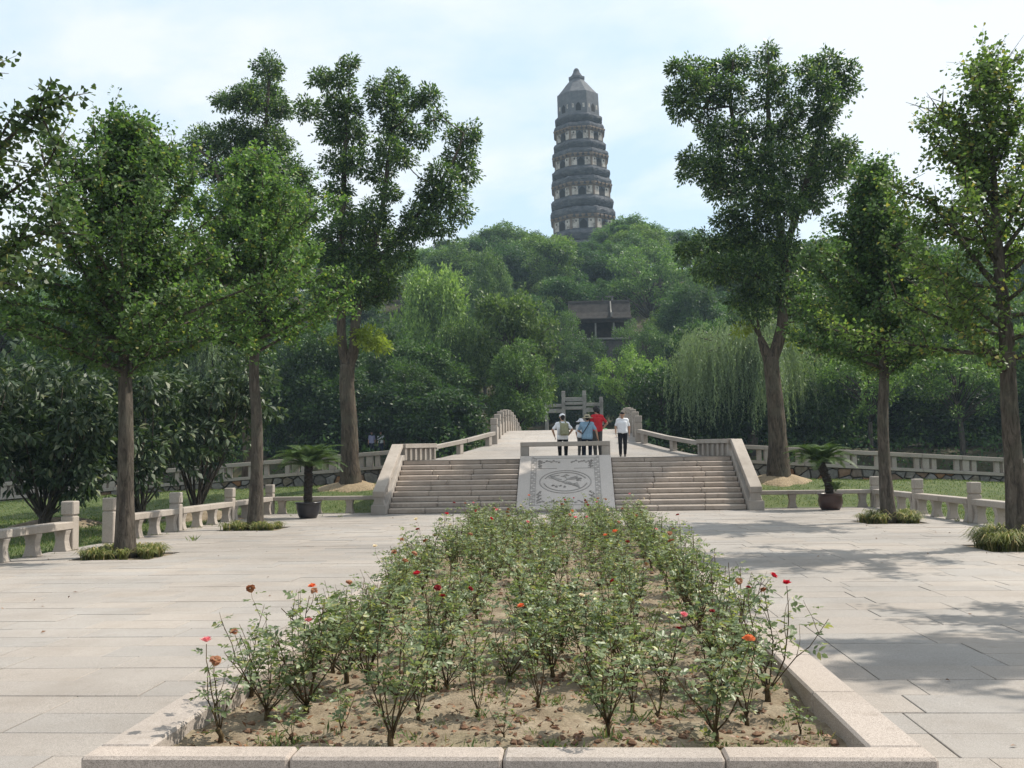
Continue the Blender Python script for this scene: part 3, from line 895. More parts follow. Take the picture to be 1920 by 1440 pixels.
for sgn in (-1, 1):
    side = 'left' if sgn < 0 else 'right'
    # screen and rail from the parapet head to the first bridge post
    A = Vector((AX + sgn * 5.86, 36.28, 0)); B = Vector((AX + sgn * 4.98, 38.2, 0)); C2 = Vector((AX + sgn * 3.0, 41.8, 0))
    t = thing('landing_balustrade', (A.x, A.y, TOPZ), 0, 'short slatted balustrade at the head of the stairs, %s side' % side, 'balustrade')
    d_ = (B - A); L_ = d_.length; ang = math.atan2(d_.y, d_.x)
    def seg(name, u0, u1, z0, z1, th, base=A, dirv=d_.normalized(), an=ang, par=t):
        c = base + dirv * (u0 + u1) / 2 - A
        za = deck_z(base.y + dirv.y * u0) - TOPZ; zb_ = deck_z(base.y + dirv.y * u1) - TOPZ
        hl = (u1 - u0) / 2
        mb_ = MB(); mb_.prism([(-hl, za + z0), (hl, zb_ + z0), (hl, zb_ + z1), (-hl, za + z1)], 'y', -th / 2, th / 2)
        obj(name, bevel_mesh(mb_.mesh(name), 0.008), M_rail, par, (c.x, c.y, 0), (0, 0, an))
    seg('rail', 0, L_, 0.44, 0.60, 0.28)
    seg('panel', 0.1, L_ - .1, 0.0, 0.438, 0.05)
    for i in range(7):
        u = 0.02 + i * (L_ - 0.16) / 6
        seg('baluster', u, u + 0.10, 0.0, 0.439, 0.22)
    d2 = (C2 - B); L2 = d2.length; an2 = math.atan2(d2.y, d2.x)
    t2 = thing('ramp_railing', (A.x, A.y, TOPZ), 0, 'low granite railing along the ramp up to the bridge, %s side' % side, 'railing')
    for i in range(2):
        u0, u1 = 0.02 + i * L2 / 2, (i + 1) * L2 / 2 - 0.01
        seg('rail', u0, u1, 0.38, 0.53, 0.24, B, d2.normalized(), an2, t2)
        seg('post', u0 + 0.02 + 1.55, u0 + 0.24 + 1.55, 0.0, 0.378, 0.2, B, d2.normalized(), an2, t2)
    b = thing('bridge_balustrade', (AX + sgn * 2.98, 42.0, 0), 0, 'stepped row of square granite posts on the %s side of the bridge' % side, 'balustrade')
    y = 42.0; i = 0
    while y < 67:
        z = deck_z(y)
        p = block('post', 0.28, 0.28, 0.78, M_rail, b, (0, y - 42, z - 0.02), bev=0.016)
        block('neck', 0.23, 0.23, 0.03, M_rail, p, (0, 0, 0.778), bev=0.004)
        block('cap', 0.29, 0.29, 0.27, M_rail, p, (0, 0, 0.806), bev=0.02)
        y2 = y + 1.9
        if y2 < 67:
            mb_ = MB(); za, zb_ = deck_z(y), deck_z(y2)
            mb_.prism([(y - 42 + .14, za), (y2 - 42 - .14, zb_), (y2 - 42 - .14, zb_ + .50), (y - 42 + .14, za + .50)], 'x', -0.06, 0.06)
            mb_.build('panel', M_rail, b)
        y = y2
# ------------------------------------------------------------------ near trees
def trunk_tube(mb_, pts, radii, k=14, jit=0.035, sub=4):
    P = smooth_path(pts, sub)
    n_ = len(P)
    rad = [float(np.interp(i / (n_ - 1), np.linspace(0, 1, len(radii)), radii)) for i in range(n_)]
    mb_.tube(P, rad, k, jit)
    return P
def spur_leaves(S, out, per, spread, L0, L1, wr, droop=0.35, jit=0.8, outw=0.35, wide=0.72):
    m_ = len(S)
    C = np.repeat(S, per, 0); O = np.repeat(out, per, 0)
    n_ = len(C)
    rd = rdir(n_)
    C = C + rd * rng.uniform(0.2, 1.0, (n_, 1)) * spread
    D = rd * jit + O * outw + np.array([0, 0, -droop])
    N = rdir(n_) * 0.8 + O * 0.5 + np.array([0, 0, 0.6])
    L_ = rng.uniform(L0, L1, n_)
    return C, D, N, L_, L_ * wr * rng.uniform(.8, 1.2, n_)
def ginkgo(name, base, h, crown0, prof, nbr, nspur, per, mat, label, r0=0.17, lean=(0, 0), seed=1, leafL=(0.06, 0.085), extra=(), up=0.6, twig=0.62, wr=1.05, group='ginkgo trees in the paved square'):
    random.seed(seed)
    t = thing(name, base, 0, label, 'tree', group)
    wood = MB(); limb = MB()
    wig = [(random.uniform(-.05, .05), random.uniform(-.05, .05)) for _ in range(7)]
    path = []
    for i in range(8):
        f_ = i / 7
        wx, wy = wig[min(i, 6)]
        path.append((lean[0] * f_ + (wx if 0 < i < 7 else 0), lean[1] * f_ + (wy if 0 < i < 7 else 0), h * f_ - (0.05 if i == 0 else 0)))
    P = trunk_tube(wood, path, [r0 * 1.38, r0, r0 * .9, r0 * .8, r0 * .62, r0 * .42, r0 * .22, r0 * .05], 16, 0.03, 5)
    def tp(z):
        for a, b in zip(P, P[1:]):
            if a.z <= z <= b.z: return a.lerp(b, (z - a.z) / max(1e-6, b.z - a.z))
        return P[-1]
    hs = [p[0] for p in prof]; rs = [p[1] for p in prof]
    segs = []    # (point a, point b, weight)
    def grow(p0, az, length, el, r_):
        pts = [p0]; d_ = Vector((math.cos(az) * math.cos(el), math.sin(az) * math.cos(el), math.sin(el)))
        p = p0.copy(); n_ = 5
        for k_ in range(n_):
            d_ = (d_ + Vector((random.gauss(0, .10), random.gauss(0, .10), 0.10 * up + random.gauss(0, .06)))).normalized()
            p = p + d_ * length / n_
            pts.append(p.copy())
        limb.tube(pts, [r_ * (1 - .85 * k_ / n_) for k_ in range(n_ + 1)], 6, 0.05)
        for k_ in range(n_):
            segs.append((pts[k_], pts[k_ + 1], (0.25 if k_ == 0 else 1.0) * length))
            if k_ > 0:
                for _ in range(random.randint(2, 4)):
                    a = pts[k_].lerp(pts[k_ + 1], random.random())
                    tl = twig * random.uniform(.4, 1.2)
                    td = (d_ * 0.6 + Vector((random.gauss(0, .8), random.gauss(0, .8), random.gauss(0.15, .6)))).normalized()
                    b = a + td * tl
                    limb.tube([a, a.lerp(b, .5) + Vector((0, 0, .02)), b], [r_ * .3, r_ * .2, 0.003], 4)
                    segs.append((a, b, tl * 1.6))
    ga = random.uniform(0, 6.28)
    for i in range(nbr):
        f_ = (i + random.random()) / nbr
        z = crown0 + (h * 0.985 - crown0) * f_ ** 0.9
        ga += 2.399 + random.uniform(-.4, .4)
        rad = float(np.interp(z, hs, rs)) * random.uniform(.7, 1.15)
        el = R(random.uniform(-8, 38) + 36 * f_ ** .9)
        grow(tp(z), ga, rad * random.choice((.6, .8, .95, 1.05, 1.2, 1.4)) * (1.35 - .35 * f_), el, max(0.012, r0 * .32 * (1 - .7 * f_)))
    for (z, az, length, el, r_) in extra:
        grow(tp(z), az, length, el, r_)
    segs.append((tp(h * .86), P[-1], 1.5))
    wgt = np.array([s[2] for s in segs]); wgt /= wgt.sum()
    idx = rng.choice(len(segs), nspur, p=wgt)
    A = np.array([tuple(s[0]) for s in segs])[idx]; B = np.array([tuple(s[1]) for s in segs])[idx]
    S = A + (B - A) * rng.random((nspur, 1)) + rng.normal(0, .07, (nspur, 3))
    ax_ = np.stack([np.array([lean[0], lean[1]]) * (s / h) for s in S[:, 2]])
    O = S.copy(); O[:, :2] -= ax_; O[:, 2] = 0.3
    O = nrm(O)
    C, D, N, L_, W_ = spur_leaves(S, O, per, 0.10, leafL[0], leafL[1], wr)
    wood.build('trunk', M_bark, t, True)
    limb.build('branches', M_bark, t, True)
    tag(obj('crown', leaf_mesh('crown', C, D, N, L_, W_, 0.78, 0.10), mat, t), None, None, None, 'stuff')
    return t
G = lambda k: (ISL[k][0], ISL[k][1], 0.0)
ginkgo('ginkgo_tree', G('l1'), 8.1, 3.3, [(3.2, 1.6), (4.2, 2.35), (5.2, 2.0), (6.2, 1.35), (7.1, .75), (8.1, .2)], 92, 9600, 6, F_gink1, 'dense dark green ginkgo in the left tree pit nearest the camera', 0.152, (-.05, 0), 3, (0.045, 0.095))
ginkgo('ginkgo_tree', G('l2'), 9.7, 4.4, [(4.2, 1.5), (5.3, 2.3), (6.4, 2.0), (7.5, 1.35), (8.6, .7), (9.7, .2)], 92, 9600, 6, F_gink2, 'fresh green conical ginkgo tree in the left tree pit beside the black cycad pot', 0.16, (0.0, 0), 5, (0.05, 0.105))
ginkgo('ginkgo_tree', G('r2'), 9.0, 3.6, [(3.4, 1.4), (4.8, 2.05), (5.9, 1.7), (6.9, .9), (7.8, .4), (9.0, .08)], 84, 8600, 6, F_gink1, 'dark green ginkgo with a slender spire in the right pit by the brown cycad pot', 0.148, (-.05, 0), 8, (0.05, 0.105))
ginkgo('ginkgo_tree', G('r3'), 8.7, 3.0, [(2.9, 1.6), (4.0, 2.3), (5.2, 1.7), (6.6, 1.3), (7.8, .8), (8.7, .3)], 40, 3900, 6, F_gink3, 'thin open ginkgo tree with bare limbs showing, at the right edge', 0.16, (-.12, 0), 14, (0.045, 0.095),
       extra=[(5.6, 2.9, 2.6, R(62), .06), (4.6, 3.0, 2.4, R(48), .07), (5.2, 0.3, 2.4, R(55), .05), (3.4, 2.8, 2.2, R(25), .06), (6.3, 3.3, 1.9, R(35), .04), (6.0, 3.0, 2.2, R(70), .05)])
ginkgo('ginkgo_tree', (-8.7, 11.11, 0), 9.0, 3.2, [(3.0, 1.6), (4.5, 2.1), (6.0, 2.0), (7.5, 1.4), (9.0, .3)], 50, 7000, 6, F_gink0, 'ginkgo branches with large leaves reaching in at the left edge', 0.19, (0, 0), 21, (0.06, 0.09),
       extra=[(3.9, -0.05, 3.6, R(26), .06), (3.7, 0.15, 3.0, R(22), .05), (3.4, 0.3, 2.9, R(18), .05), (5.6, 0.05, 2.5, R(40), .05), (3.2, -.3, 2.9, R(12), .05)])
ginkgo('ginkgo_tree', (8.8, 11.11, 0), 8.4, 3.2, [(3.0, 1.6), (4.5, 2.0), (6.0, 1.8), (7.5, 1.1), (8.4, .3)], 50, 3600, 6, F_gink3, 'ginkgo tree just outside the right edge, shading the paving', 0.17, (0, 0), 23, (0.07, 0.10))
random.seed(77)

def lump_leaves(lumps, dens, L0, L1, wr, per=8, spread=0.16, shell=(0.42, 1.06), droop=0.45, low=0.35, outw=0.7, maxn=None):
    """lumps: (x,y,z,r) in metres; foliage sprays scattered through the outer part of every lump"""
    Sx, Ox = [], []
    for (x, y, z, r_) in lumps:
        n_ = max(4, int(dens * 4 * math.pi * r_ * r_ / per))
        d_ = rdir(n_)
        keep = (d_[:, 2] > -0.35) | (rng.random(n_) < low)
        d_ = d_[keep]
        k_ = len(d_)
        rad = r_ * (shell[0] + (shell[1] - shell[0]) * rng.random((k_, 1)) ** 0.6)
        wob = 1 + 0.18 * np.sin(d_[:, :1] * 5 + x) + 0.16 * np.sin(d_[:, 1:2] * 6 + z * 2) + 0.12 * np.sin(d_[:, 2:3] * 8 + y) + rng.normal(0, .07, (k_, 1))
        Sx.append(np.array([x, y, z]) + d_ * rad * wob * np.array([1, 1, .88])); Ox.append(d_)
    S = np.concatenate(Sx); O = np.concatenate(Ox)
    return spur_leaves(S, O, per, spread, L0, L1, wr, droop=droop, jit=0.85, outw=outw)
def lump_tree(name, base_px, d, lumps_px, stems, label, dens=330, leaf=(0.12, 0.17), wr=0.48, mat=F_camph, bark=M_bark2, new=(), deep=1.6, seed=1, ground=None, group=None, shrink=0.92, r_mul=1.0):
    """lumps_px: (x, y, r) in the picture at depth d; stems: [(px pts with radius px)]"""
    random.seed(seed)
    b0 = at(base_px[0], base_px[1], d)
    base = Vector((b0.x, d, ground if ground is not None else b0.z))
    t = thing(name, base, 0, label, 'tree', group)
    sc = d / FPX
    wood = MB(); limb = wood; skel = []
    for st_ in stems:
        pts = [at(p[0], p[1], d + (p[3] if len(p) > 3 else 0)) - base for p in st_]
        if st_ is stems[0]:
            pts[0].z = -0.08
        P = trunk_tube(wood, pts, [p[2] * sc for p in st_], 14, 0.05, 5)
        skel += [(p, max(.03, st_[-1][2] * sc)) for p in P]
    lumps = []
    cx_ = sum(l[0] for l in lumps_px) / len(lumps_px)
    for (x, y, r_) in lumps_px:
        rm = r_ * sc * r_mul
        dy = random.uniform(-1, 1) * deep
        c = at(x, y, d + dy) - base
        lumps.append((c.x, c.y, c.z, rm * shrink * random.uniform(.9, 1.08)))
        best = min(skel, key=lambda s: (s[0] - c).length + (0.8 * max(0, s[0].z - c.z + 0.3)))
        a = best[0]; mid = a.lerp(c, .55) + Vector((0, 0, -.12 * (c - a).length))
        limb.tube(smooth_path([a, mid, c], 3), list(np.linspace(min(.09, best[1] * .8) , 0.02, 7)), 6, 0.05)
        for _ in range(3):
            e = c + Vector((random.gauss(0, .5), random.gauss(0, .5), random.gauss(.25, .45))) * rm
            limb.tube([c, c.lerp(e, .5), e], [.018, .012, .005], 4)
    wood.build('trunk', bark, t, True)
    C, D, N, L_, W_ = lump_leaves(lumps, dens, leaf[0], leaf[1], wr)
    tag(obj('crown', leaf_mesh('crown', C, D, N, L_, W_, 0.5, 0.12), mat, t), None, None, None, 'stuff')
    if new:
        lm = []
        for (x, y, r_) in new:
            c = at(x, y, d - 0.2) - base; lm.append((c.x, c.y, c.z, r_ * sc))
        C, D, N, L_, W_ = lump_leaves(lm, dens * .8, leaf[0], leaf[1], wr)
        tag(obj('new_shoots', leaf_mesh('new_shoots', C, D, N, L_, W_, 0.5, 0.12), F_camph_new, t), 'bright yellow green young shoots', None, None, 'stuff')
    return t
def zl(l, ox, oy, s): return [(ox + x / s, oy + y / s, r_ / s) for x, y, r_ in l]
L3 = zl([(310, 135, 45), (180, 200, 55), (260, 210, 70), (130, 330, 60), (240, 330, 85), (300, 330, 80), (230, 430, 70), (310, 440, 90), (260, 560, 75), (330, 560, 70), (250, 680, 70), (270, 760, 60),
  (410, 240, 45), (500, 230, 75), (450, 310, 85), (640, 270, 55), (570, 300, 60), (665, 370, 62), (500, 400, 90), (600, 450, 60), (470, 500, 85), (530, 540, 60), (440, 600, 75), (470, 680, 65),
  (780, 450, 72), (820, 440, 42), (770, 540, 80), (690, 600, 62), (800, 610, 52), (650, 690, 80), (720, 700, 85), (600, 780, 80), (770, 770, 62), (680, 830, 80), (560, 850, 85),
  (400, 780, 85), (330, 830, 95), (240, 860, 80), (430, 880, 100), (520, 950, 90), (350, 960, 110), (250, 960, 90), (180, 900, 70), (430, 1040, 95), (300, 1070, 110), (220, 1080, 80), (380, 1110, 85), (190, 1150, 60), (470, 1090, 55)], 520, 60, 2.25)
D3 = 38.2
lump_tree('camphor_tree', (658, 905), D3, L3,
          [[(658, 908, 23), (656, 860, 17), (655, 790, 15.5), (650, 720, 14.5), (652, 684, 14)],
           [(652, 690, 12), (664, 650, 10), (668, 590, 9), (690, 500, 7, .3), (715, 400, 5, .3), (728, 300, 3.5, .4), (740, 200, 2, .4)],
           [(650, 690, 10), (641, 640, 9), (640, 570, 8), (642, 440, 6), (645, 330, 5), (650, 200, 2.5)],
           [(690, 500, 6, .3), (745, 450, 5), (800, 380, 4), (850, 300, 3), (870, 250, 1.5)]],
          'tall camphor tree with splayed crown left of the bridge, bright shoots low on its trunk', new=[(697, 642, 26), (716, 650, 15), (682, 628, 16), (628, 640, 10)], seed=2, ground=0.82, group='tall camphor trees', r_mul=0.95)
R1 = zl([(140, 185, 40), (210, 190, 58), (370, 165, 62), (300, 195, 60), (200, 250, 78), (130, 290, 48), (160, 340, 58), (260, 300, 80), (350, 270, 75), (260, 390, 60), (400, 340, 45),
  (495, 125, 48), (470, 205, 58), (530, 220, 58), (500, 300, 70), (590, 310, 45), (590, 360, 60), (640, 185, 58), (720, 160, 58), (790, 195, 52), (680, 250, 80), (770, 270, 72), (720, 340, 68), (690, 400, 65),
  (340, 440, 90), (450, 440, 90), (560, 450, 90), (280, 470, 60), (200, 540, 65), (260, 570, 80), (175, 590, 40), (370, 560, 100), (500, 560, 110), (640, 520, 90), (720, 500, 80), (790, 500, 58), (800, 570, 50), (720, 590, 80), (620, 640, 100), (460, 660, 100), (330, 660, 80), (285, 620, 55), (560, 730, 90), (420, 750, 90), (670, 690, 70), (330, 770, 58),
  (470, 850, 100), (370, 860, 90), (270, 870, 80), (180, 890, 55), (300, 960, 85), (245, 960, 55), (420, 960, 100), (560, 900, 90), (640, 950, 80), (500, 1040, 100), (400, 1080, 65), (600, 1060, 90), (450, 1130, 50), (560, 1120, 50), (640, 1130, 50)], 1200, 40, 2.057)
lump_tree('camphor_tree', (1458, 893), D3, R1,
          [[(1460, 897, 24), (1459, 840, 18), (1455, 770, 15), (1448, 700, 14), (1445, 670, 14)],
           [(1445, 680, 12), (1460, 640, 11), (1468, 590, 10), (1470, 480, 8), (1450, 350, 6), (1440, 200, 4), (1441, 120, 2)],
           [(1444, 685, 10), (1434, 655, 9), (1428, 640, 7), (1426, 632, 5)],
           [(1470, 480, 7), (1500, 380, 6), (1535, 260, 4), (1550, 150, 2)],
           [(1450, 400, 6), (1400, 300, 5), (1370, 200, 3.5), (1375, 110, 2)]],
          'tall camphor tree with a club-shaped crown right of the bridge', new=[(1392, 622, 15), (1545, 600, 14), (1484, 632, 13)], seed=4, ground=0.85, group='tall camphor trees', r_mul=0.92)
L3B = [(505, 130, 28), (497, 180, 40), (460, 190, 36), (418, 192, 22), (525, 205, 32), (385, 270, 40), (440, 260, 44), (352, 292, 18), (500, 270, 58), (430, 320, 45), (540, 330, 48), (372, 320, 28), (558, 400, 42), (480, 380, 66), (520, 430, 58), (440, 430, 50), (556, 470, 40), (577, 370, 22), (500, 500, 60), (430, 510, 50)]
lump_tree('camphor_tree', (470, 905), 44, L3B,
          [[(470, 905, 16), (470, 760, 14), (472, 640, 12), (480, 520, 9), (490, 400, 7), (498, 250, 4), (505, 140, 2)], [(480, 520, 7), (440, 420, 5), (400, 310, 3), (372, 280, 2)]],
          'dark camphor tree standing behind the fresh green ginkgo on the left', seed=6, ground=1.1, group='tall camphor trees', dens=400, deep=1.2)
random.seed(78)

# mulch mounds at the camphor trees and the little hummocks on the left lawn
def mound(x, y, z, rx, ry, h, label, mat=M_straw):
    vs_, fs_ = [], []; K, Q = 26, 7
    for q in range(Q + 1):
        s_ = q / Q
        for k_ in range(K):
            a = 6.283 * k_ / K
            w_ = 1 + 0.14 * math.sin(3 * a + x) + 0.08 * math.sin(7 * a)
            vs_.append((rx * s_ * w_ * math.cos(a), ry * s_ * w_ * math.sin(a), h * (1 - s_ ** 1.6) + random.uniform(-.02, .02) * (s_ < 1) - 0.10 * s_ ** 3 + (lawn_z(x + rx * s_ * w_ * math.cos(a), y + ry * s_ * w_ * math.sin(a)) - z)))
    for q in range(Q):
        for k_ in range(K):
            fs_.append((q * K + k_, (q + 1) * K + k_, (q + 1) * K + (k_ + 1) % K, q * K + (k_ + 1) % K))
    o = obj('mulch_mound', mesh('mulch_mound', vs_, fs_, True), mat, None, (x, y, z))
    return tag(o, label, 'mound')
pL = at(656, 905, D3); pR = at(1462, 893, D3)
mound(pL.x, D3, 0.72, 1.35, 1.2, 0.20, 'straw coloured mulch mound at the foot of the left camphor')
mound(pR.x, D3, 0.74, 1.2, 1.1, 0.28, 'sandy mulch mound at the foot of the right camphor')
mound(-14.3, 27.5, 0.0, 1.6, 1.2, 0.22, 'bare earth hummock under the leftmost glossy shrub', M_soil)
mound(-11.6, 31.0, 0.0, 1.5, 1.2, 0.30, 'bare earth hummock behind the gap in the left fence', M_soil)

# ------------------------------------------------------------------ glossy shrubs behind the left fence
def shrub(pxc, d, rx, ry, label, seed, n_l=22, base_px=None, nl=30, leaf=(0.20, 0.32)):
    random.seed(seed)
    c0 = at(pxc[0], pxc[1], d); sc = d / FPX
    z0 = lawn_z(c0.x, d) if d < 40 else terr(c0.x, d)
    bx = at(base_px, 900, d).x if base_px else c0.x
    t = thing('evergreen_shrub', (bx, d, z0), 0, label, 'shrub', 'glossy evergreen shrubs on the left lawn')
    lumps = []; wood = MB()
    for i in range(n_l):
        for _ in range(50):
            u = Vector((random.uniform(-1, 1), random.uniform(-1, 1), random.uniform(-1, 1)))
            if u.length < 1: break
        u = u * (0.75 / max(.45, u.length) if random.random() < .6 else 1.0)
        c = Vector((c0.x - bx + u.x * rx * sc * .85, u.y * rx * sc * .7, c0.z - z0 + u.z * ry * sc * .85))
        lumps.append((c.x, c.y, c.z, random.uniform(.5, .8) * rx * sc * .6))
        fork = Vector((random.uniform(-.12, .12), random.uniform(-.12, .12), 0.25))
        mid = fork.lerp(c, .5) + Vector((random.uniform(-.1, .1), 0, -.15))
        wood.tube(smooth_path([Vector((fork.x * .5, fork.y * .5, -.1)), fork, mid, c], 3), list(np.linspace(.05, .01, 10)), 6, .06)
    wood.build('stems', M_bark3, t, True)
    C, D, N, L_, W_ = lump_leaves(lumps, nl, leaf[0], leaf[1], 0.36, per=9, spread=0.10, droop=0.55, shell=(0.45, 1.1), outw=0.5)
    tag(obj('foliage', leaf_mesh('foliage', C, D, N, L_, W_, 0.55, 0.16, 0.15), F_shrub, t), None, None, None, 'stuff')
shrub((85, 800), 26.5, 150, 155, 'large glossy shrub at the far left with many forked stems', 31, 28, 85)
shrub((250, 800), 29.0, 125, 135, 'glossy shrub directly behind the trunk of the left ginkgo nearest the camera', 33, 22, 262)
shrub((395, 775), 31.5, 130, 125, 'glossy shrub leaning over the rubble wall behind the second left ginkgo', 35, 26, 368)
shrub((-60, 760), 24.0, 130, 150, 'glossy shrub cut off by the left picture edge', 37, 20, -60)
random.seed(80)

# ------------------------------------------------------------------ lilyturf in the tree pits
def lilyturf(key, label, h=0.26, n_t=34, sel=None):
    cx_, cyy = ISL[key]
    soil = None
    Cs = []; V = []
    for i in range(n_t):
        for _ in range(30):
            x, y = random.uniform(-.62, .62), random.uniform(-.62, .62)
            if (sel is None or sel(x, y)) and math.hypot(x, y) > 0.28: break
        hh = h * random.uniform(.55, 1.3)
        nb = 60
        for b in range(nb):
            az = random.uniform(0, 6.283); sp = random.uniform(.25, 1.25) * hh * 0.95
            top = hh * random.uniform(.65, 1.05); wd = random.uniform(.006, .011)
            p0 = Vector((x + random.gauss(0, .035), y + random.gauss(0, .035), 0))
            dv_ = Vector((math.cos(az), math.sin(az), 0)); sd = Vector((-dv_.y, dv_.x, 0)) * wd
            p1 = p0 + dv_ * sp * .35 + Vector((0, 0, top * .8)); p2 = p0 + dv_ * sp * .8 + Vector((0, 0, top)); p3 = p0 + dv_ * sp * 1.3 + Vector((0, 0, top * .62))
            for a, c, w0, w1 in ((p0, p1, 1, 1), (p1, p2, 1, .8), (p2, p3, .8, .1)):
                V.append([a - sd * w0, a + sd * w0, c + sd * w1, c - sd * w1])
    V = np.array([[tuple(p) for p in q] for q in V])
    me = quads_mesh('lilyturf', V)
    bm = bmesh.new(); bm.from_mesh(me); bmesh.ops.remove_doubles(bm, verts=bm.verts, dist=1e-6); bm.to_mesh(me); bm.free()
    g = obj('lilyturf', me, F_lily, None, (cx_, cyy, -0.03))
    tag(g, label, 'grass tuft', None, 'stuff')
    s = obj('tree_pit', mesh('tree_pit', [(-.74, -.74, -.03), (.74, -.74, -.03), (.74, .74, -.03), (-.74, .74, -.03)], [(0, 1, 2, 3)]), M_soil, None, (cx_, cyy, 0))
    tag(s, 'square soil pit under ' + label.split(' in ')[0], None, None, 'structure')
lilyturf('l1', 'tufted lilyturf in the pit of the nearer left ginkgo', 0.20, 36)
lilyturf('l2', 'tufted lilyturf in the pit of the further left ginkgo', 0.20, 30)
lilyturf('r2', 'two lilyturf clumps in the pit of the further right ginkgo', 0.27, 30, lambda x, y: abs(x) > 0.22)
lilyturf('r3', 'thick lilyturf in the pit of the yellowing right ginkgo', 0.36, 42)
# ------------------------------------------------------------------ background woods
def wood_variant(seed, W, H, c0, n_l, leaf, dens, shape, lump=(0.16, 0.27), trunk_r=0.22, low=0.35):
    """a crown mesh and a trunk mesh, W wide and H high, foot at the origin"""
    random.seed(seed)
    lumps = []; wood = MB()
    top = H * 0.62
    lean = random.uniform(-.5, .5)
    P = trunk_tube(wood, [(0, 0, -0.8), (lean * .2, .1, H * .2), (lean * .7, -.1, H * .42), (lean, 0, top)], [trunk_r * 1.2, trunk_r, trunk_r * .7, trunk_r * .25], 10, .05, 4)
    for i in range(n_l):
        for _ in range(200):
            u = Vector((random.uniform(-1, 1), random.uniform(-1, 1), random.uniform(-1, 1)))
            if shape == 'dome':
                ok = u.length < 1 and u.length > 0.45
            elif shape == 'cone':
                ok = math.hypot(u.x, u.y) < (1 - (u.z + 1) / 2) * 0.95 + .08
            elif shape == 'tiers':
                ok = u.length < 1 and abs(math.sin(u.z * 4.2 + u.x)) > .45 and u.length > .4
            else:
                ok = u.length < 1
            if ok: break
        z = c0 + (H - c0) * (u.z * .5 + .5) * .93
        r_ = random.uniform(*lump) * W * .5
        c = Vector((u.x * W * .5 * .84, u.y * W * .5 * .84, z))
        lumps.append((c.x, c.y, c.z, r_))
        a = P[min(len(P) - 1, int(len(P) * random.uniform(.45, .95)))]
        if a.z > c.z: a = P[int(len(P) * .45)]
        wood.tube([a, a.lerp(c, .5) + Vector((0, 0, .25)), c], [trunk_r * .35, trunk_r * .22, .03], 5, .05)
    C, D, N, L_, W_ = lump_leaves(lumps, dens, leaf[0], leaf[1], 0.55, per=7, spread=leaf[1] * 1.0, shell=(0.5, 1.08), droop=.3, low=low)
    cm_ = leaf_mesh('crown', C, D, N, L_, W_, .5, .14); cm_.materials.append(F_back)
    tm_ = wood.mesh('trunk', True); tm_.materials.append(M_bark3)
    return cm_, tm_, W, H
VAR = [wood_variant(101, 10, 12, 2.8, 36, (.22, .42), 46, 'dome', (.18, .34)),
       wood_variant(102, 10, 12, 2.2, 46, (.24, .38), 44, 'tiers', (.13, .22)),
       wood_variant(103, 8, 13, 3.0, 36, (.20, .38), 46, 'dome', (.20, .36)),
       wood_variant(104, 11, 12, 3.6, 34, (.22, .34), 40, 'tiers', (.12, .20), .26, .2),
       wood_variant(105, 7, 13, 1.6, 40, (.22, .34), 42, 'cone', (.16, .26)),
       wood_variant(106, 7, 7, .5, 36, (.22, .34), 44, 'dome', (.2, .32), .15, .6)]
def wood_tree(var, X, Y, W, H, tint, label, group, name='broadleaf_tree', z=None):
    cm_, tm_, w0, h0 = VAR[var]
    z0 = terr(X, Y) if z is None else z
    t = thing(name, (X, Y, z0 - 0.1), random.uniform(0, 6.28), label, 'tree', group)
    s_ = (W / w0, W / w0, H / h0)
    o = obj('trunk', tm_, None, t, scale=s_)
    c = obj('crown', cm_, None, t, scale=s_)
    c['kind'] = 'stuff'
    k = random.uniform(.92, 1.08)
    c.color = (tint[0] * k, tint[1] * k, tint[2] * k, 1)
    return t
def wood_at(x0, x1, ytop, d, var, tint, label, group=None, name='broadleaf_tree', hmin=4):
    cx_ = (x0 + x1) / 2
    p = at(cx_, ytop, d)
    W = (x1 - x0) * d / FPX
    z0 = terr(p.x, d)
    return wood_tree(var, p.x, d, W, max(hmin, p.z - z0), tint, label, group, name, z0)
random.seed(90)
DK, MD, LT = (.72, .78, .70), (1.0, 1.0, .95), (1.65, 1.55, 1.25)
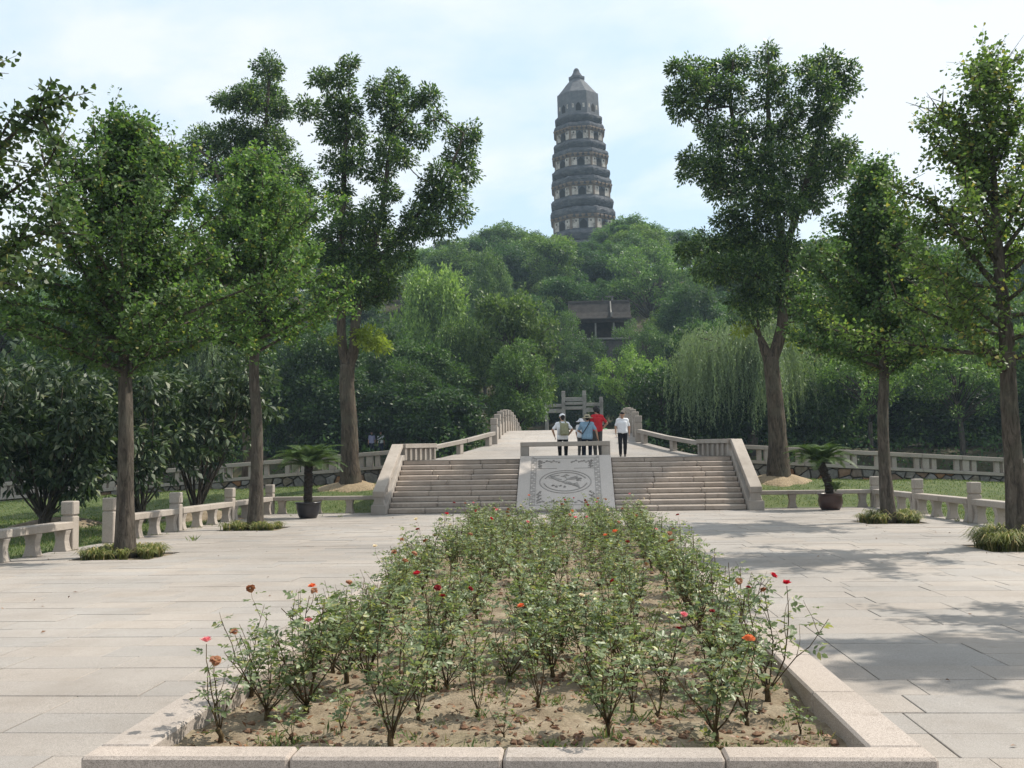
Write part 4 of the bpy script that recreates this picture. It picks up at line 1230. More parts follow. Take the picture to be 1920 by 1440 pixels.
mid = [
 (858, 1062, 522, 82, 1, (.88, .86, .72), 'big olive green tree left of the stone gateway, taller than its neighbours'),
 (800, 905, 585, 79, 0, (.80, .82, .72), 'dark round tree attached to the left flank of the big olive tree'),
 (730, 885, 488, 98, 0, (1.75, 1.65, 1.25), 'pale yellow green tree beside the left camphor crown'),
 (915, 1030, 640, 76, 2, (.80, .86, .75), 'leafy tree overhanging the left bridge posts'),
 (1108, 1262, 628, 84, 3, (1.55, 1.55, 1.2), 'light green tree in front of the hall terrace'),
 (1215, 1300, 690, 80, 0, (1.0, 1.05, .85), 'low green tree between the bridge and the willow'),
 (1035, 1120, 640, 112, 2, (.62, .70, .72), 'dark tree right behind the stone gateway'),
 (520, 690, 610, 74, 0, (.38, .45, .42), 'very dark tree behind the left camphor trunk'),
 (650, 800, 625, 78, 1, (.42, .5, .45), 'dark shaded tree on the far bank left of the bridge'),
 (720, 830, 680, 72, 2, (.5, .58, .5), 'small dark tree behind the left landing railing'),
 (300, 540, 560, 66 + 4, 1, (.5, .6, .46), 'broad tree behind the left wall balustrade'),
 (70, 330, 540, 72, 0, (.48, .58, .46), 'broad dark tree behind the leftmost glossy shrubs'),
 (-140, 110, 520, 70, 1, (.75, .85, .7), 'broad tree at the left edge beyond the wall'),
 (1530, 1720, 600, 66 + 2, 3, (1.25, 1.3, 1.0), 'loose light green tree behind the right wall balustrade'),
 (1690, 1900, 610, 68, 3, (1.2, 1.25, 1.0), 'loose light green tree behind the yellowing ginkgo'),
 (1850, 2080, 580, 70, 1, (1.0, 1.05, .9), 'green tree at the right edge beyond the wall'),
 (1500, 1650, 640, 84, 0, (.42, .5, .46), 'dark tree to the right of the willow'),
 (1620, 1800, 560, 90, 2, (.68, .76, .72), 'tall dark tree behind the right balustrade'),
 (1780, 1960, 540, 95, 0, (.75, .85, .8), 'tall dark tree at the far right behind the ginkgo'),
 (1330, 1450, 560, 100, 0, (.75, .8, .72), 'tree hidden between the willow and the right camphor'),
]
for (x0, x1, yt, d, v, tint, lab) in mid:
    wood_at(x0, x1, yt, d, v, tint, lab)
upper = [
 (870, 1000, 418, 178, 0, (0.94, 0.98, 0.86), 'rounded hilltop tree left of the pagoda foot'),
 (960, 1105, 440, 150, 1, (0.94, 0.98, 0.86), 'large tree on the slope just below the pagoda, left of the dark gap'),
 (800, 905, 455, 150, 2, (0.90, 0.94, 0.82), 'slope tree beside the left camphor, under the skyline'),
 (1130, 1245, 404, 184, 0, (0.78, 0.89, 0.78), 'hilltop tree whose crown covers the right foot of the pagoda'),
 (1070, 1150, 440, 170, 4, (0.57, 0.67, 0.67), 'dark conical tree below the pagoda'),
 (1120, 1310, 445, 138, 3, (0.90, 0.98, 0.86), 'spreading tree with bare limbs above the hall roof'),
 (1230, 1345, 425, 190, 1, (0.82, 0.92, 0.82), 'hilltop tree touching the right camphor crown'),
 (1240, 1345, 520, 125, 0, (0.54, 0.61, 0.61), 'dark blue green tree above the willow'),
 (880, 960, 470, 128, 2, (0.82, 0.86, 0.78), 'slope tree above the pale yellow green tree'),
 (1140, 1262, 584, 119, 3, (0.70, 0.78, 0.66), 'tree covering the right end of the hall'),
 (985, 1098, 552, 119, 3, (0.82, 0.90, 0.78), 'tree covering the left end of the hall'),
 (1078, 1142, 614, 117, 5, (0.49, 0.57, 0.51), 'low dark bush in front of the hall terrace'),
]
for (x0, x1, yt, d, v, tint, lab) in upper:
    wood_at(x0, x1, yt, d, v, tint, lab)
# the wood that covers the hill
SKX = [-200, 500, 800, 900, 960, 1030, 1060, 1110, 1150, 1220, 1290, 1340, 1500, 1700, 1950, 2200]
SKY_ = [500, 455, 452, 422, 420, 436, 444, 440, 412, 420, 436, 430, 440, 446, 452, 470]
n_h = 0
def hill_zone(u, Y):
    a = 'behind the left ginkgos' if u < 330 else 'behind the left camphors' if u < 720 else 'left of the pagoda' if u < 1010 else 'below the pagoda' if u < 1180 else 'right of the pagoda' if u < 1330 else 'behind the right camphor' if u < 1600 else 'behind the right ginkgos'
    b = 'lower' if Y < 135 else 'middle' if Y < 170 else 'upper'
    return 'broadleaf tree in the wood on the %s hillside, %s' % (b, a), 'wood on the %s hillside %s' % (b, a)
y = 104.0
while y < 207:
    x = -95.0 * y / 200 - 8
    while x < 92.0 * y / 200 + 8:
        X = x + random.uniform(-2.5, 2.5); Y = y + random.uniform(-2.5, 2.5)
        u, v, f = proj((X, Y, terr(X, Y)))
        H = random.uniform(8, 12); W = random.uniform(8.5, 12)
        zt = at(u, float(np.interp(u, SKX, SKY_)) + random.uniform(4, 22), Y).z
        H = min(H, zt - terr(X, Y))
        hw = W * .5 * FPX / Y
        tu, tv, _ = proj((X, Y, terr(X, Y) + H))
        hides_hall = Y < 130 and u + hw > 1060 and u - hw < 1195 and tv < 655
        gate = Y < 112 and abs(u - 1075) < 90
        if H > 4.5 and not hides_hall and not gate and -150 < u < 2070:
            wood_tree(random.choice((0, 0, 1, 1, 2, 3)), X, Y, W, H, random.choice(((.66, .8, .76), (.95, 1.0, .8), (.40, .52, .54), (1.2, 1.16, .85), (.52, .66, .6), (.85, .95, .88))), *hill_zone(u, Y))
            n_h += 1
        x += 10.4
    y += 10.0
# rows along the far bank
NTH = ['nearest', 'second', 'third', 'fourth', 'fifth', 'sixth', 'seventh', 'eighth', 'ninth', 'tenth', 'eleventh', 'twelfth', 'thirteenth']
def bank_row(xs_, gap, fn):
    for sd_ in (-1, 1):
        row_ = sorted((x for x in xs_ if sd_ * (x - AX) > gap), key=lambda x: abs(x - AX))
        for k_, X in enumerate(row_):
            fn(X, NTH[k_] if k_ == 0 else NTH[k_] + ' nearest', 'left' if sd_ < 0 else 'right')
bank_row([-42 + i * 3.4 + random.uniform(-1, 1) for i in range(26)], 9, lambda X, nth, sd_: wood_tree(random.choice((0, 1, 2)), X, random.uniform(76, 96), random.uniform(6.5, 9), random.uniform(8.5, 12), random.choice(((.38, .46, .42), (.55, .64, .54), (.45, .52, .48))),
         'dark far-bank tree, %s to the bridge on the %s' % (nth, sd_), 'far bank trees'))  # tints darkened to hold the shade between the trunks
# low bushy trees that close the far bank down to the ground
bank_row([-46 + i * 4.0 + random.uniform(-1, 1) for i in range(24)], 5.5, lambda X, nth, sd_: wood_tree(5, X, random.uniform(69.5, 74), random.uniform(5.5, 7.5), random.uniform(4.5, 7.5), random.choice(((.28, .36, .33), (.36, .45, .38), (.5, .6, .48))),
         'low bushy tree at the far waterside, %s to the bridge on the %s' % (nth, sd_), 'low bushes of the far bank', 'bushy_tree'))  # dark tints put the canopy shade into the leaf colour
for i in range(5):
    X = -5.5 + i * 2.7
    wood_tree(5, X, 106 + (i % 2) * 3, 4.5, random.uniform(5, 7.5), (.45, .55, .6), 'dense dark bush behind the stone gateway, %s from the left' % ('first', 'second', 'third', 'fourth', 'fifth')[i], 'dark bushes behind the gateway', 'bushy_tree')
# willows
def willow(px0, px1, ytop, d, label, seed, n_s=900):
    random.seed(seed)
    cx_ = (px0 + px1) / 2; p = at(cx_, ytop, d); z0 = terr(p.x, d); Rw = (px1 - px0) / 2 * d / FPX; H = p.z - z0
    t = thing('willow_tree', (p.x, d, z0), 0, label, 'tree', 'willows on the canal bank')
    wood = MB()
    trunk_tube(wood, [(0, 0, -.5), (.15, 0, H * .25), (-.1, .1, H * .5), (.1, 0, H * .8)], [.4, .32, .22, .08], 10, .05)
    Cs, Ds = [], []
    tips = []
    nb = 34
    for i in range(nb):
        az = i * 2.399; rr = Rw * random.uniform(.03, .95) ** .6 ; zt = H * (.98 - .38 * (rr / Rw) ** 1.6) * random.uniform(.86, 1.0)
        e = Vector((rr * math.cos(az), rr * math.sin(az), zt))
        a = Vector((0, 0, H * random.uniform(.35, .55)))
        pts = smooth_path([a, a.lerp(e, .5) + Vector((0, 0, H * .10)), e], 4)
        wood.tube(pts, list(np.linspace(.11, .02, len(pts))), 6)
        tips += pts[4:]
    for i in range(n_s):
        s = random.choice(tips)
        p0 = Vector(s) + Vector((random.gauss(0, .45), random.gauss(0, .45), random.gauss(.05, .3)))
        ln = random.uniform(1.2, min(5.5, max(1.5, p0.z - 1.0)))
        out = Vector((p0.x, p0.y, 0)); out = out.normalized() if out.length > .1 else Vector((1, 0, 0))
        sway = Vector((random.gauss(0, .12), random.gauss(0, .12), 0))
        n_ = int(ln / .075)
        for k_ in range(n_):
            f_ = k_ / n_
            q = p0 + out * (.45 * math.sin(min(1, f_ * 2) * 1.57)) + sway * f_ * ln + Vector((0, 0, -ln * f_ ** 1.25))
            Cs.append((q.x, q.y, q.z)); Ds.append((out.x * .3 * (1 - f_), out.y * .3 * (1 - f_), -1))
    Cs = np.array(Cs); Ds = np.array(Ds) + rng.normal(0, .35, (len(Cs), 3))
    n_ = len(Cs)
    wood.build('trunk', M_bark3, t, True)
    tag(obj('crown', leaf_mesh('crown', Cs + rng.normal(0, .03, (n_, 3)), Ds, rdir(n_), rng.uniform(.14, .24, n_), rng.uniform(.04, .07, n_), .45, .1), F_willow, t), None, None, None, 'stuff')
willow(1240, 1560, 552, 69, 'pale weeping willow to the right of the bridge', 201, 2100)
willow(345, 465, 575, 68, 'weeping willow glimpsed between the two left ginkgo trees', 203, 450)
random.seed(95)
# undergrowth on the far bank and between the trunks
n = 42000
Y = 66.5 + 60 * rng.random(n) ** 1.6; X = rng.uniform(-1, 1, n) * (0.62 * Y) + 2
ok = ~((np.abs(X - AX) < 4.2) & (Y < 104))
X, Y = X[ok], Y[ok]
hgt = 1.5 + 1.1 * np.sin(X * .9 + Y * .33) + .7 * np.sin(X * 2.3 - Y)
Z = np.array([terr(a, b) for a, b in zip(X, Y)]) + np.clip(hgt, .3, 3) * rng.random(len(X)) ** .6
n = len(X)
C = np.stack([X, Y, Z], 1)
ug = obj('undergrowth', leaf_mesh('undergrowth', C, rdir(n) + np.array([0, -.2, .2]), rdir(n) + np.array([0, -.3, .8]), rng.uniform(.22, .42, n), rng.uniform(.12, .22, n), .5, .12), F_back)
ug.color = (.42, .54, .44, 1)  # shade from the canopy above is painted into this tint
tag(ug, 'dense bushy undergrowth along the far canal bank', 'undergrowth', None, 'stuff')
print('hill trees', n_h)

# ------------------------------------------------------------------ pagoda
def pagoda_mats():
    m, nd, lk, out = newmat('old_brick')
    p = wpos(nd)
    s = noise(nd, lk, p, 0.9, 7, 0.65); s2 = noise(nd, lk, p, 6, 4, .7, stretch=(1, 1, 3))
    b = ramp(nd, lk, s, [(0.3, (0.055, 0.060, 0.070)), (0.55, (0.098, 0.102, 0.110)), (0.75, (0.16, 0.158, 0.158))])
    b = mixc(nd, lk, 1.0, b, ramp(nd, lk, s2, [(.3, (.75,) * 3), (.7, (1.2,) * 3)]), 'MULTIPLY')
    finish(nd, lk, out, b, .95, s2, .6, .1, .1)
    m2, nd, lk, out = newmat('pagoda_plaster')
    p = wpos(nd)
    s = noise(nd, lk, p, 1.1, 6, .7)
    b = ramp(nd, lk, s, [(.34, (.10, .09, .08)), (.46, (.32, .29, .255)), (.62, (.50, .465, .42))])
    finish(nd, lk, out, b, .95, s, .3, .05, .1)
    m3 = plain('dark_opening', (.012, .011, .01), (.025, .022, .02), 3)  # solid near-black plates: shade inside the openings put into the colour
    m4 = plain('pagoda_roof_brick', (.085, .092, .102), (.145, .15, .157), 1.2)
    m5 = plain('pagoda_pillar', (.14, .10, .075), (.24, .19, .145), 1.6)
    return m, m2, m3, m4, m5
M_brick, M_plaster, M_dark, M_proof, M_pillar = pagoda_mats()
PD = 216.0; PS = PD / FPX
def pz(y): return at(1090, y, PD).z
pc = at(1091, 369, PD)
PB = 37.0
pg = thing('pagoda', (pc.x + 0.0, PD, PB), 0, 'leaning octagonal brick pagoda with stacked eaves on the hilltop', 'pagoda')
pg.rotation_euler = (0, R(-1.35), 0)
pg.location.x += math.tan(R(1.35)) * (pc.z - PB)
def oct_ring(hw, z):          # hw: half width across flats
    r_ = hw / math.cos(math.pi / 8)
    return [(r_ * math.cos(math.pi / 8 + j * math.pi / 4), r_ * math.sin(math.pi / 8 + j * math.pi / 4), z) for j in range(8)]
def Zp(y): return pz(y) - PB
# storeys: wall top / bottom and half width; (eave2 above the wall), (balcony eave below it)
ST = [dict(w=(188, 222, 38.8), up=None, lo=(224, 239, 44.5)),
      dict(w=(256, 273, 44.2), up=(242, 257, 47.2), lo=(275, 289, 49.2)),
      dict(w=(306, 323, 49.0), up=(291, 307, 52.8), lo=(325, 341, 54.4)),
      dict(w=(360, 378, 52.8), up=(343, 361, 56.5), lo=(380, 398, 58.4)),
      dict(w=(420, 440, 56.6), up=(400, 421, 60.6), lo=(442, 460, 62.2)),
      dict(w=(482, 505, 60.4), up=(462, 483, 64.2), lo=(507, 526, 65.8)),
      dict(w=(548, 600, 63.5), up=(528, 549, 67.5), lo=None)]
def eave(y0, y1, hw, core, name, teeth):
    """corbelled brick cornice between picture heights y0 (top) and y1 (bottom)"""
    z1, z0 = Zp(y0), Zp(y1); H = z1 - z0; k = PS
    mb_ = MB(); rr = []
    prof = [(0.0, core), (0.08, core), (0.09, core + (hw - core) * .35), (0.22, core + (hw - core) * .38), (0.23, core + (hw - core) * .62), (0.36, core + (hw - core) * .66), (0.37, core + (hw - core) * .86), (0.5, core + (hw - core) * .9), (0.51, hw), (0.68, hw * 1.003), (0.76, hw * .985), (0.9, core + (hw - core) * .55), (1.0, core + (hw - core) * .1)]
    for f_, w_ in prof:
        ring = oct_ring(w_ * k, z0 + H * f_)
        fine = []
        for j in range(8):
            a, b = Vector(ring[j]), Vector(ring[(j + 1) % 8])
            for q in range(10):
                p = a.lerp(b, q / 10); s_ = random.uniform(-.012, .012) if f_ > .3 else random.uniform(-.004, .004)
                fine.append((p.x * (1 + s_), p.y * (1 + s_), p.z + random.uniform(-.10, .10) * (f_ > .45)))
        rr.append(fine)
    mb_.rings(rr, cap=False)
    return mb_.build(name, M_brick, pg)
def pagoda_wall(y0, y1, hw, idx, top):
    k = PS
    if not top: hw -= 1.2
    z1, z0 = Zp(y0), Zp(y1)
    mb_ = MB(); mb_.rings([oct_ring(hw * k * 1.015, z0 - .6), oct_ring(hw * k, z1 + .6)])
    wl_ = mb_.build('wall', M_brick if not top else M_proof, pg)
    side = 2 * hw * k * math.tan(math.pi / 8)
    ya, yb = (y0, y1) if not top else (201, y1)
    zt, zb = Zp(ya), Zp(yb)
    H = zt - zb
    for j in range(4, 9):
        an = math.pi * j / 4
        # normals of octagon faces at multiples of 45 degrees; the camera looks along +Y so faces with n.y < 0.1
        n_ = Vector((math.cos(an), math.sin(an), 0)); tv_ = Vector((-n_.y, n_.x, 0))
        if n_.y > 0.1: continue
        base = n_ * hw * k * 1.006
        def plate(name, u0, u1, v0, v1, th, mat, arch=False):
            c = MB()
            if arch:
                out_ = [(u0, v0), (u1, v0), (u1, v0 + (v1 - v0) * .6), (u0 + (u1 - u0) * .8, v0 + (v1 - v0) * .82), ((u0 + u1) / 2, v1), (u0 + (u1 - u0) * .2, v0 + (v1 - v0) * .82), (u0, v0 + (v1 - v0) * .6)]
            else:
                out_ = [(u0, v0), (u1, v0), (u1, v1), (u0, v1)]
            c.rings([[base + tv_ * u - n_ * .4 + Vector((0, 0, v)) for u, v in out_], [base + tv_ * u + n_ * th + Vector((0, 0, v)) for u, v in out_]])
            return c.build(name, mat, pg)
        dw = side * .15
        if top:
            plate('doorway', -dw, dw, zb + .1 * H, zb + .85 * H, .03, M_dark, True)
            for s_ in (-1, 1):
                plate('plaster_panel', s_ * side * .31 - .22, s_ * side * .31 + .22, zb + .3 * H, zb + .75 * H, .02, M_plaster)
        else:
            plate('doorway', -dw, dw, zb + .02 * H, zb + .86 * H, .09, M_dark, True)
            for s_ in (-1, 1):
                plate('plaster_panel', min(s_ * dw * 1.25, s_ * side * .44), max(s_ * dw * 1.25, s_ * side * .44), zb + .04 * H, zb + .9 * H, .05, M_plaster)
                plate('window_slot', s_ * side * .30 - .13, s_ * side * .30 + .13, zb + .60 * H, zb + .80 * H, .08, M_dark)
                plate('pillar', min(s_ * side * .455, s_ * side * .5), max(s_ * side * .455, s_ * side * .5), zb - .1, zt + .1, .12, M_pillar)
            plate('beam', -side * .45, side * .45, zb + .92 * H, zb + 1.05 * H, .14, M_pillar)
random.seed(300)
for i, s in enumerate(ST):
    pagoda_wall(s['w'][0], s['w'][1], s['w'][2], i, i == 0)
    if s['up']: eave(s['up'][0], s['up'][1], s['up'][2], s['w'][2], 'eave', 0)
    if s['lo']: eave(s['lo'][0], s['lo'][1], s['lo'][2], s['w'][2], 'balcony_cornice', 0)
    if s['up']:
        # bracket sets under the main eave
        k = PS
        zt = Zp(s['up'][1] - 2.5); hw = s['w'][2] * k
        side = 2 * hw * math.tan(math.pi / 8); c = MB()
        for j in range(4, 9):
            an = math.pi * j / 4; n_ = Vector((math.cos(an), math.sin(an), 0)); tv_ = Vector((-n_.y, n_.x, 0))
            if n_.y > 0.1: continue
            for q in (-.5, -.25, 0, .25, .5):
                for lv in (0, 1):
                    c.box(n_ * (hw + .12 + .14 * lv) + tv_ * q * side * .96 + Vector((0, 0, zt + lv * .3)), (.5 + .3 * lv, .4, .3), 0, Matrix.Rotation(an + math.pi / 2, 3, 'Z'))
        tag(c.build('brackets', M_pillar, pg), None, None, None, 'stuff')
# spire roof
prof = [(188, 38.6), (184, 38.0), (178, 33.5), (172, 28.5), (166, 24), (160, 19.5), (154, 14.2), (151, 13.2), (150, 14.6), (146, 15.2), (145, 12.5), (141, 9.6), (137, 7.2), (135, 6.2), (132, 5.6), (129, 3.5), (127.6, 1.0)]
mb = MB(); mb.rings([oct_ring(w_ * PS, Zp(y_)) for y_, w_ in prof[:10]])
mb.build('roof', M_proof, pg)
mb = MB(); mb.lathe([(w_ * PS, Zp(y_)) for y_, w_ in prof[9:]], 16)
mb.build('finial', M_brick, pg)

# ------------------------------------------------------------------ hall on the slope
HD = 126.0
def hp(x, y, dd=0): return at(x, y, HD + dd)
M_tile = plain('grey_roof_tile', (.034, .031, .029), (.070, .063, .057), 1.8)
M_darkwood = plain('dark_timber', (.022, .018, .016), (.05, .04, .034), 2.5)
M_hcol = plain('pale_column', (.16, .155, .145), (.25, .24, .22), 3)
M_hwall = plain('terrace_wall', (.06, .058, .056), (.12, .11, .105), 1.4)
h0 = hp(1125, 636)
hall = thing('temple_hall', (h0.x, HD, h0.z), 0, 'dark timber hall with grey tiled roof half hidden by trees on the slope', 'hall')
sc = HD / FPX
def hx(x): return (x - 1125) * sc
def hzz(y): return (636 - y) * sc
z_e, z_r = hzz(598), hzz(563)
xl, xr = hx(1066), hx(1184)
prof_r = [(0.0, z_e - .05), (1.0, z_e + .35), (2.2, z_e + 1.0), (3.4, z_r)]
vs_, fs_ = [], []
mb = MB()
nt = 52
for i in range(nt):      # every tile course runs from ridge to eave
    x0 = xl + (xr - xl) * i / nt; x1 = xl + (xr - xl) * (i + 1) / nt; xm = (x0 + x1) / 2
    rr = []
    for (yy, z) in prof_r:
        rr.append([(x0, yy - 1.2, z - .12), (x1, yy - 1.2, z - .12), (x1, yy - 1.2, z), (x0 + (x1 - x0) * .72, yy - 1.2, z), (xm, yy - 1.2, z + .09), (x0 + (x1 - x0) * .28, yy - 1.2, z), (x0, yy - 1.2, z)])
    mb.rings(rr)
tag(mb.build('roof_tiles', M_tile, hall), None, None, None, 'stuff')
mb = MB(); mb.rings([[(x_, yy - 1.2, z) for x_, z in ((xl, a), (xr, a), (xr, a - .3), (xl, a - .3))] for yy, a in ((4.6, z_r - .1), (7, z_e))]); mb.build('rear_roof', M_tile, hall)
block('ridge', xr - xl, .35, .42, M_tile, hall, ((xl + xr) / 2, 2.35, z_r - .05), bev=.03)
mb = MB(); mb.rings([[(hx(1147) - .08, y_, z_ - .25), (hx(1147) + .08, y_, z_ - .25), (hx(1147) + .08, y_, z_ + .3), (hx(1147) - .08, y_, z_ + .3)] for y_, z_ in ((-1.4, z_e + .35), (-.4, z_e + .42), (1.0, z_e + 1.05), (2.2, z_r))])
mb.build('roof_ridge', M_hcol, hall)
block('back_wall', xr - xl - 1, .3, z_e + .4, M_darkwood, hall, ((xl + xr) / 2, 1.6, 0), bev=.02)
for x in (1074, 1117, 1151, 1178):
    block('column', .2, .2, z_e + .15, M_hcol, hall, (hx(x), -.45, 0), bev=.03)
block('lintel', xr - xl - .4, .28, .5, M_darkwood, hall, ((xl + xr) / 2, -.75, z_e - .55), bev=.02)
block('floor_edge', xr - xl + .6, 4.0, .22, M_hcol, hall, ((xl + xr) / 2, .4, -.23), bev=.02)
block('terrace_wall', xr - xl + .4, 3.6, 6.5, M_hwall, hall, ((xl + xr) / 2, .5, -6.74), bev=.02)
# balustrade of the upper terrace behind the ridge
ub = thing('terrace_balustrade', (h0.x, HD + 9, terr(h0.x, HD + 9)), 0, 'pale stone balustrade on the terrace above the hall roof', 'balustrade')
zt = hp(1125, 556, 9).z - ub.location.z
for i in range(5):
    block('post', .2, .2, .8, M_hcol, ub, (-3.2 + i * 1.3, 0, zt - .75), bev=.02)
block('rail', 5.6, .2, .14, M_hcol, ub, (-.6, 0, zt - .1), bev=.02)
block('terrace_wall', 5.8, 1.2, zt - .75 + 2, M_hwall, ub, (-.6, .6, -2), bev=.02)

# ------------------------------------------------------------------ stone gateway beyond the bridge
GD = 100.0; sc = GD / FPX
g0 = at(1078, 806, GD); gz = terr(g0.x, GD)
gate = thing('stone_gateway', (g0.x, GD, gz), 0, 'weathered four-pillared stone gateway beyond the bridge', 'gateway')
def gx(x): return (x - 1078) * sc
def gzz(y): return at(1078, y, GD).z - gz
for x, yt, w_ in ((1025.5, 757, .34), (1057.5, 733, .36), (1096.5, 733, .36), (1128, 745, .34)):
    p = block('pillar', w_, .36, gzz(yt), M_old, gate, (gx(x), 0, 0), bev=.02)
    block('capital', w_ + .06, .42, .12, M_old, p, (0, 0, gzz(yt) - .5), bev=.02)
def beam(x0, x1, y0, y1, th, name='lintel'):
    a, b = gx(x0), gx(x1)
    block(name, b - a, th, (y1 - y0) * sc, M_old, gate, ((a + b) / 2, 0, gzz(y1)), bev=.02)
beam(1061, 1093, 745, 752.5, .32, 'name_tablet'); beam(1061, 1093, 754, 759, .5, 'cornice'); beam(1061, 1093, 762, 768, .34)
beam(1029, 1054, 757, 763, .5, 'cornice'); beam(1029, 1054, 766, 773.5, .34)
beam(1100, 1125, 756, 762, .5, 'cornice'); beam(1100, 1125, 765, 773, .34)
tag(obj('path', grid_mesh('path', [AX - 3.2 + .8 * i for i in range(9)], [73 + i for i in range(32)], lambda x, y: terr(x, y) + .03), M_mortar), 'paved path from the bridge to the stone gateway', None, None, 'structure')
# ------------------------------------------------------------------ rose bushes
def leaflets(C, D, N, L_, W_):
    """six-point leaflet, folded along the midrib, two quads each"""
    n_ = len(C); D = nrm(D); S = nrm(np.cross(D, N)); U = np.cross(S, D)
    L_ = L_[:, None]; W_ = W_[:, None]
    b = C; m1 = C + D * L_ * .5 - U * W_ * .06; t = C + D * L_ - U * L_ * .12
    l1 = C + D * L_ * .32 + S * W_ * .42 + U * W_ * .10; l2 = C + D * L_ * .66 + S * W_ * .40 + U * W_ * .06
    r1 = C + D * L_ * .32 - S * W_ * .42 + U * W_ * .10; r2 = C + D * L_ * .66 - S * W_ * .40 + U * W_ * .06
    V = np.stack([b, l1, l2, t, r2, r1, m1], 1)      # 7 points
    me = bpy.data.meshes.new('foliage')
    me.vertices.add(n_ * 7); me.vertices.foreach_set('co', V.reshape(-1).astype(np.float32))
    q = np.array([0, 6, 2, 1, 6, 3, 2, 0, 5, 4, 6, 4, 3, 6])
    tot = np.array([4, 3, 4, 3])
    # faces: (b,m1,l2,l1) (m1,t,l2) (b,r1,r2,m1) (r2,t,m1)
    idx = (np.arange(n_)[:, None] * 7 + q[None, :]).reshape(-1)
    st_ = (np.arange(n_)[:, None] * 14 + np.array([0, 4, 7, 11])[None, :]).reshape(-1)
    me.loops.add(n_ * 14); me.loops.foreach_set('vertex_index', idx.astype(np.int32))
    me.polygons.add(n_ * 4); me.polygons.foreach_set('loop_start', st_.astype(np.int32))
    me.update(calc_edges=True)
    me.materials.append(F_rose)
    return me
def bloom_mesh(name, mat, r_, open_=1.0, ragged=0.0):
    V = []
    for lay, (n_, rad, el, sz) in enumerate(((6, .95, 20, .85), (6, .70, 45, .8), (5, .45, 66, .7), (3, .2, 82, .55))):
        for i in range(n_):
            az = 6.283 * (i + .5 * lay) / n_ + random.uniform(-.2, .2); e = R(el * open_ + random.uniform(-10, 10) - ragged * random.uniform(0, 60))
            d_ = Vector((math.cos(az) * math.cos(e), math.sin(az) * math.cos(e), math.sin(e))); s_ = Vector((-math.sin(az), math.cos(az), 0)); u = s_.cross(d_) * -1
            b = Vector((math.cos(az), math.sin(az), 0)) * .08 * r_
            L_ = r_ * sz * random.uniform(.85, 1.15); w_ = r_ * sz * .62
            V.append([b, b + d_ * L_ * .65 + s_ * w_ + u * .18 * r_, b + d_ * L_ + Vector((0, 0, .06 * r_)), b + d_ * L_ * .65 - s_ * w_ + u * .18 * r_])
    me = quads_mesh(name, np.array([[tuple(p) for p in q] for q in V])); me.materials.append(mat)
    return me
random.seed(400)
BLOOMS = {'red': [bloom_mesh('bloom', P_red, .030) for _ in range(2)], 'dark': [bloom_mesh('bloom', P_dark, .026, .8, .5)], 'orange': [bloom_mesh('bloom', P_orange, .036)],
          'pink': [bloom_mesh('bloom', P_pink, .034)], 'cream': [bloom_mesh('bloom', P_cream, .030)], 'withered': [bloom_mesh('bloom', P_brown, .030, .6, 1.0)]}
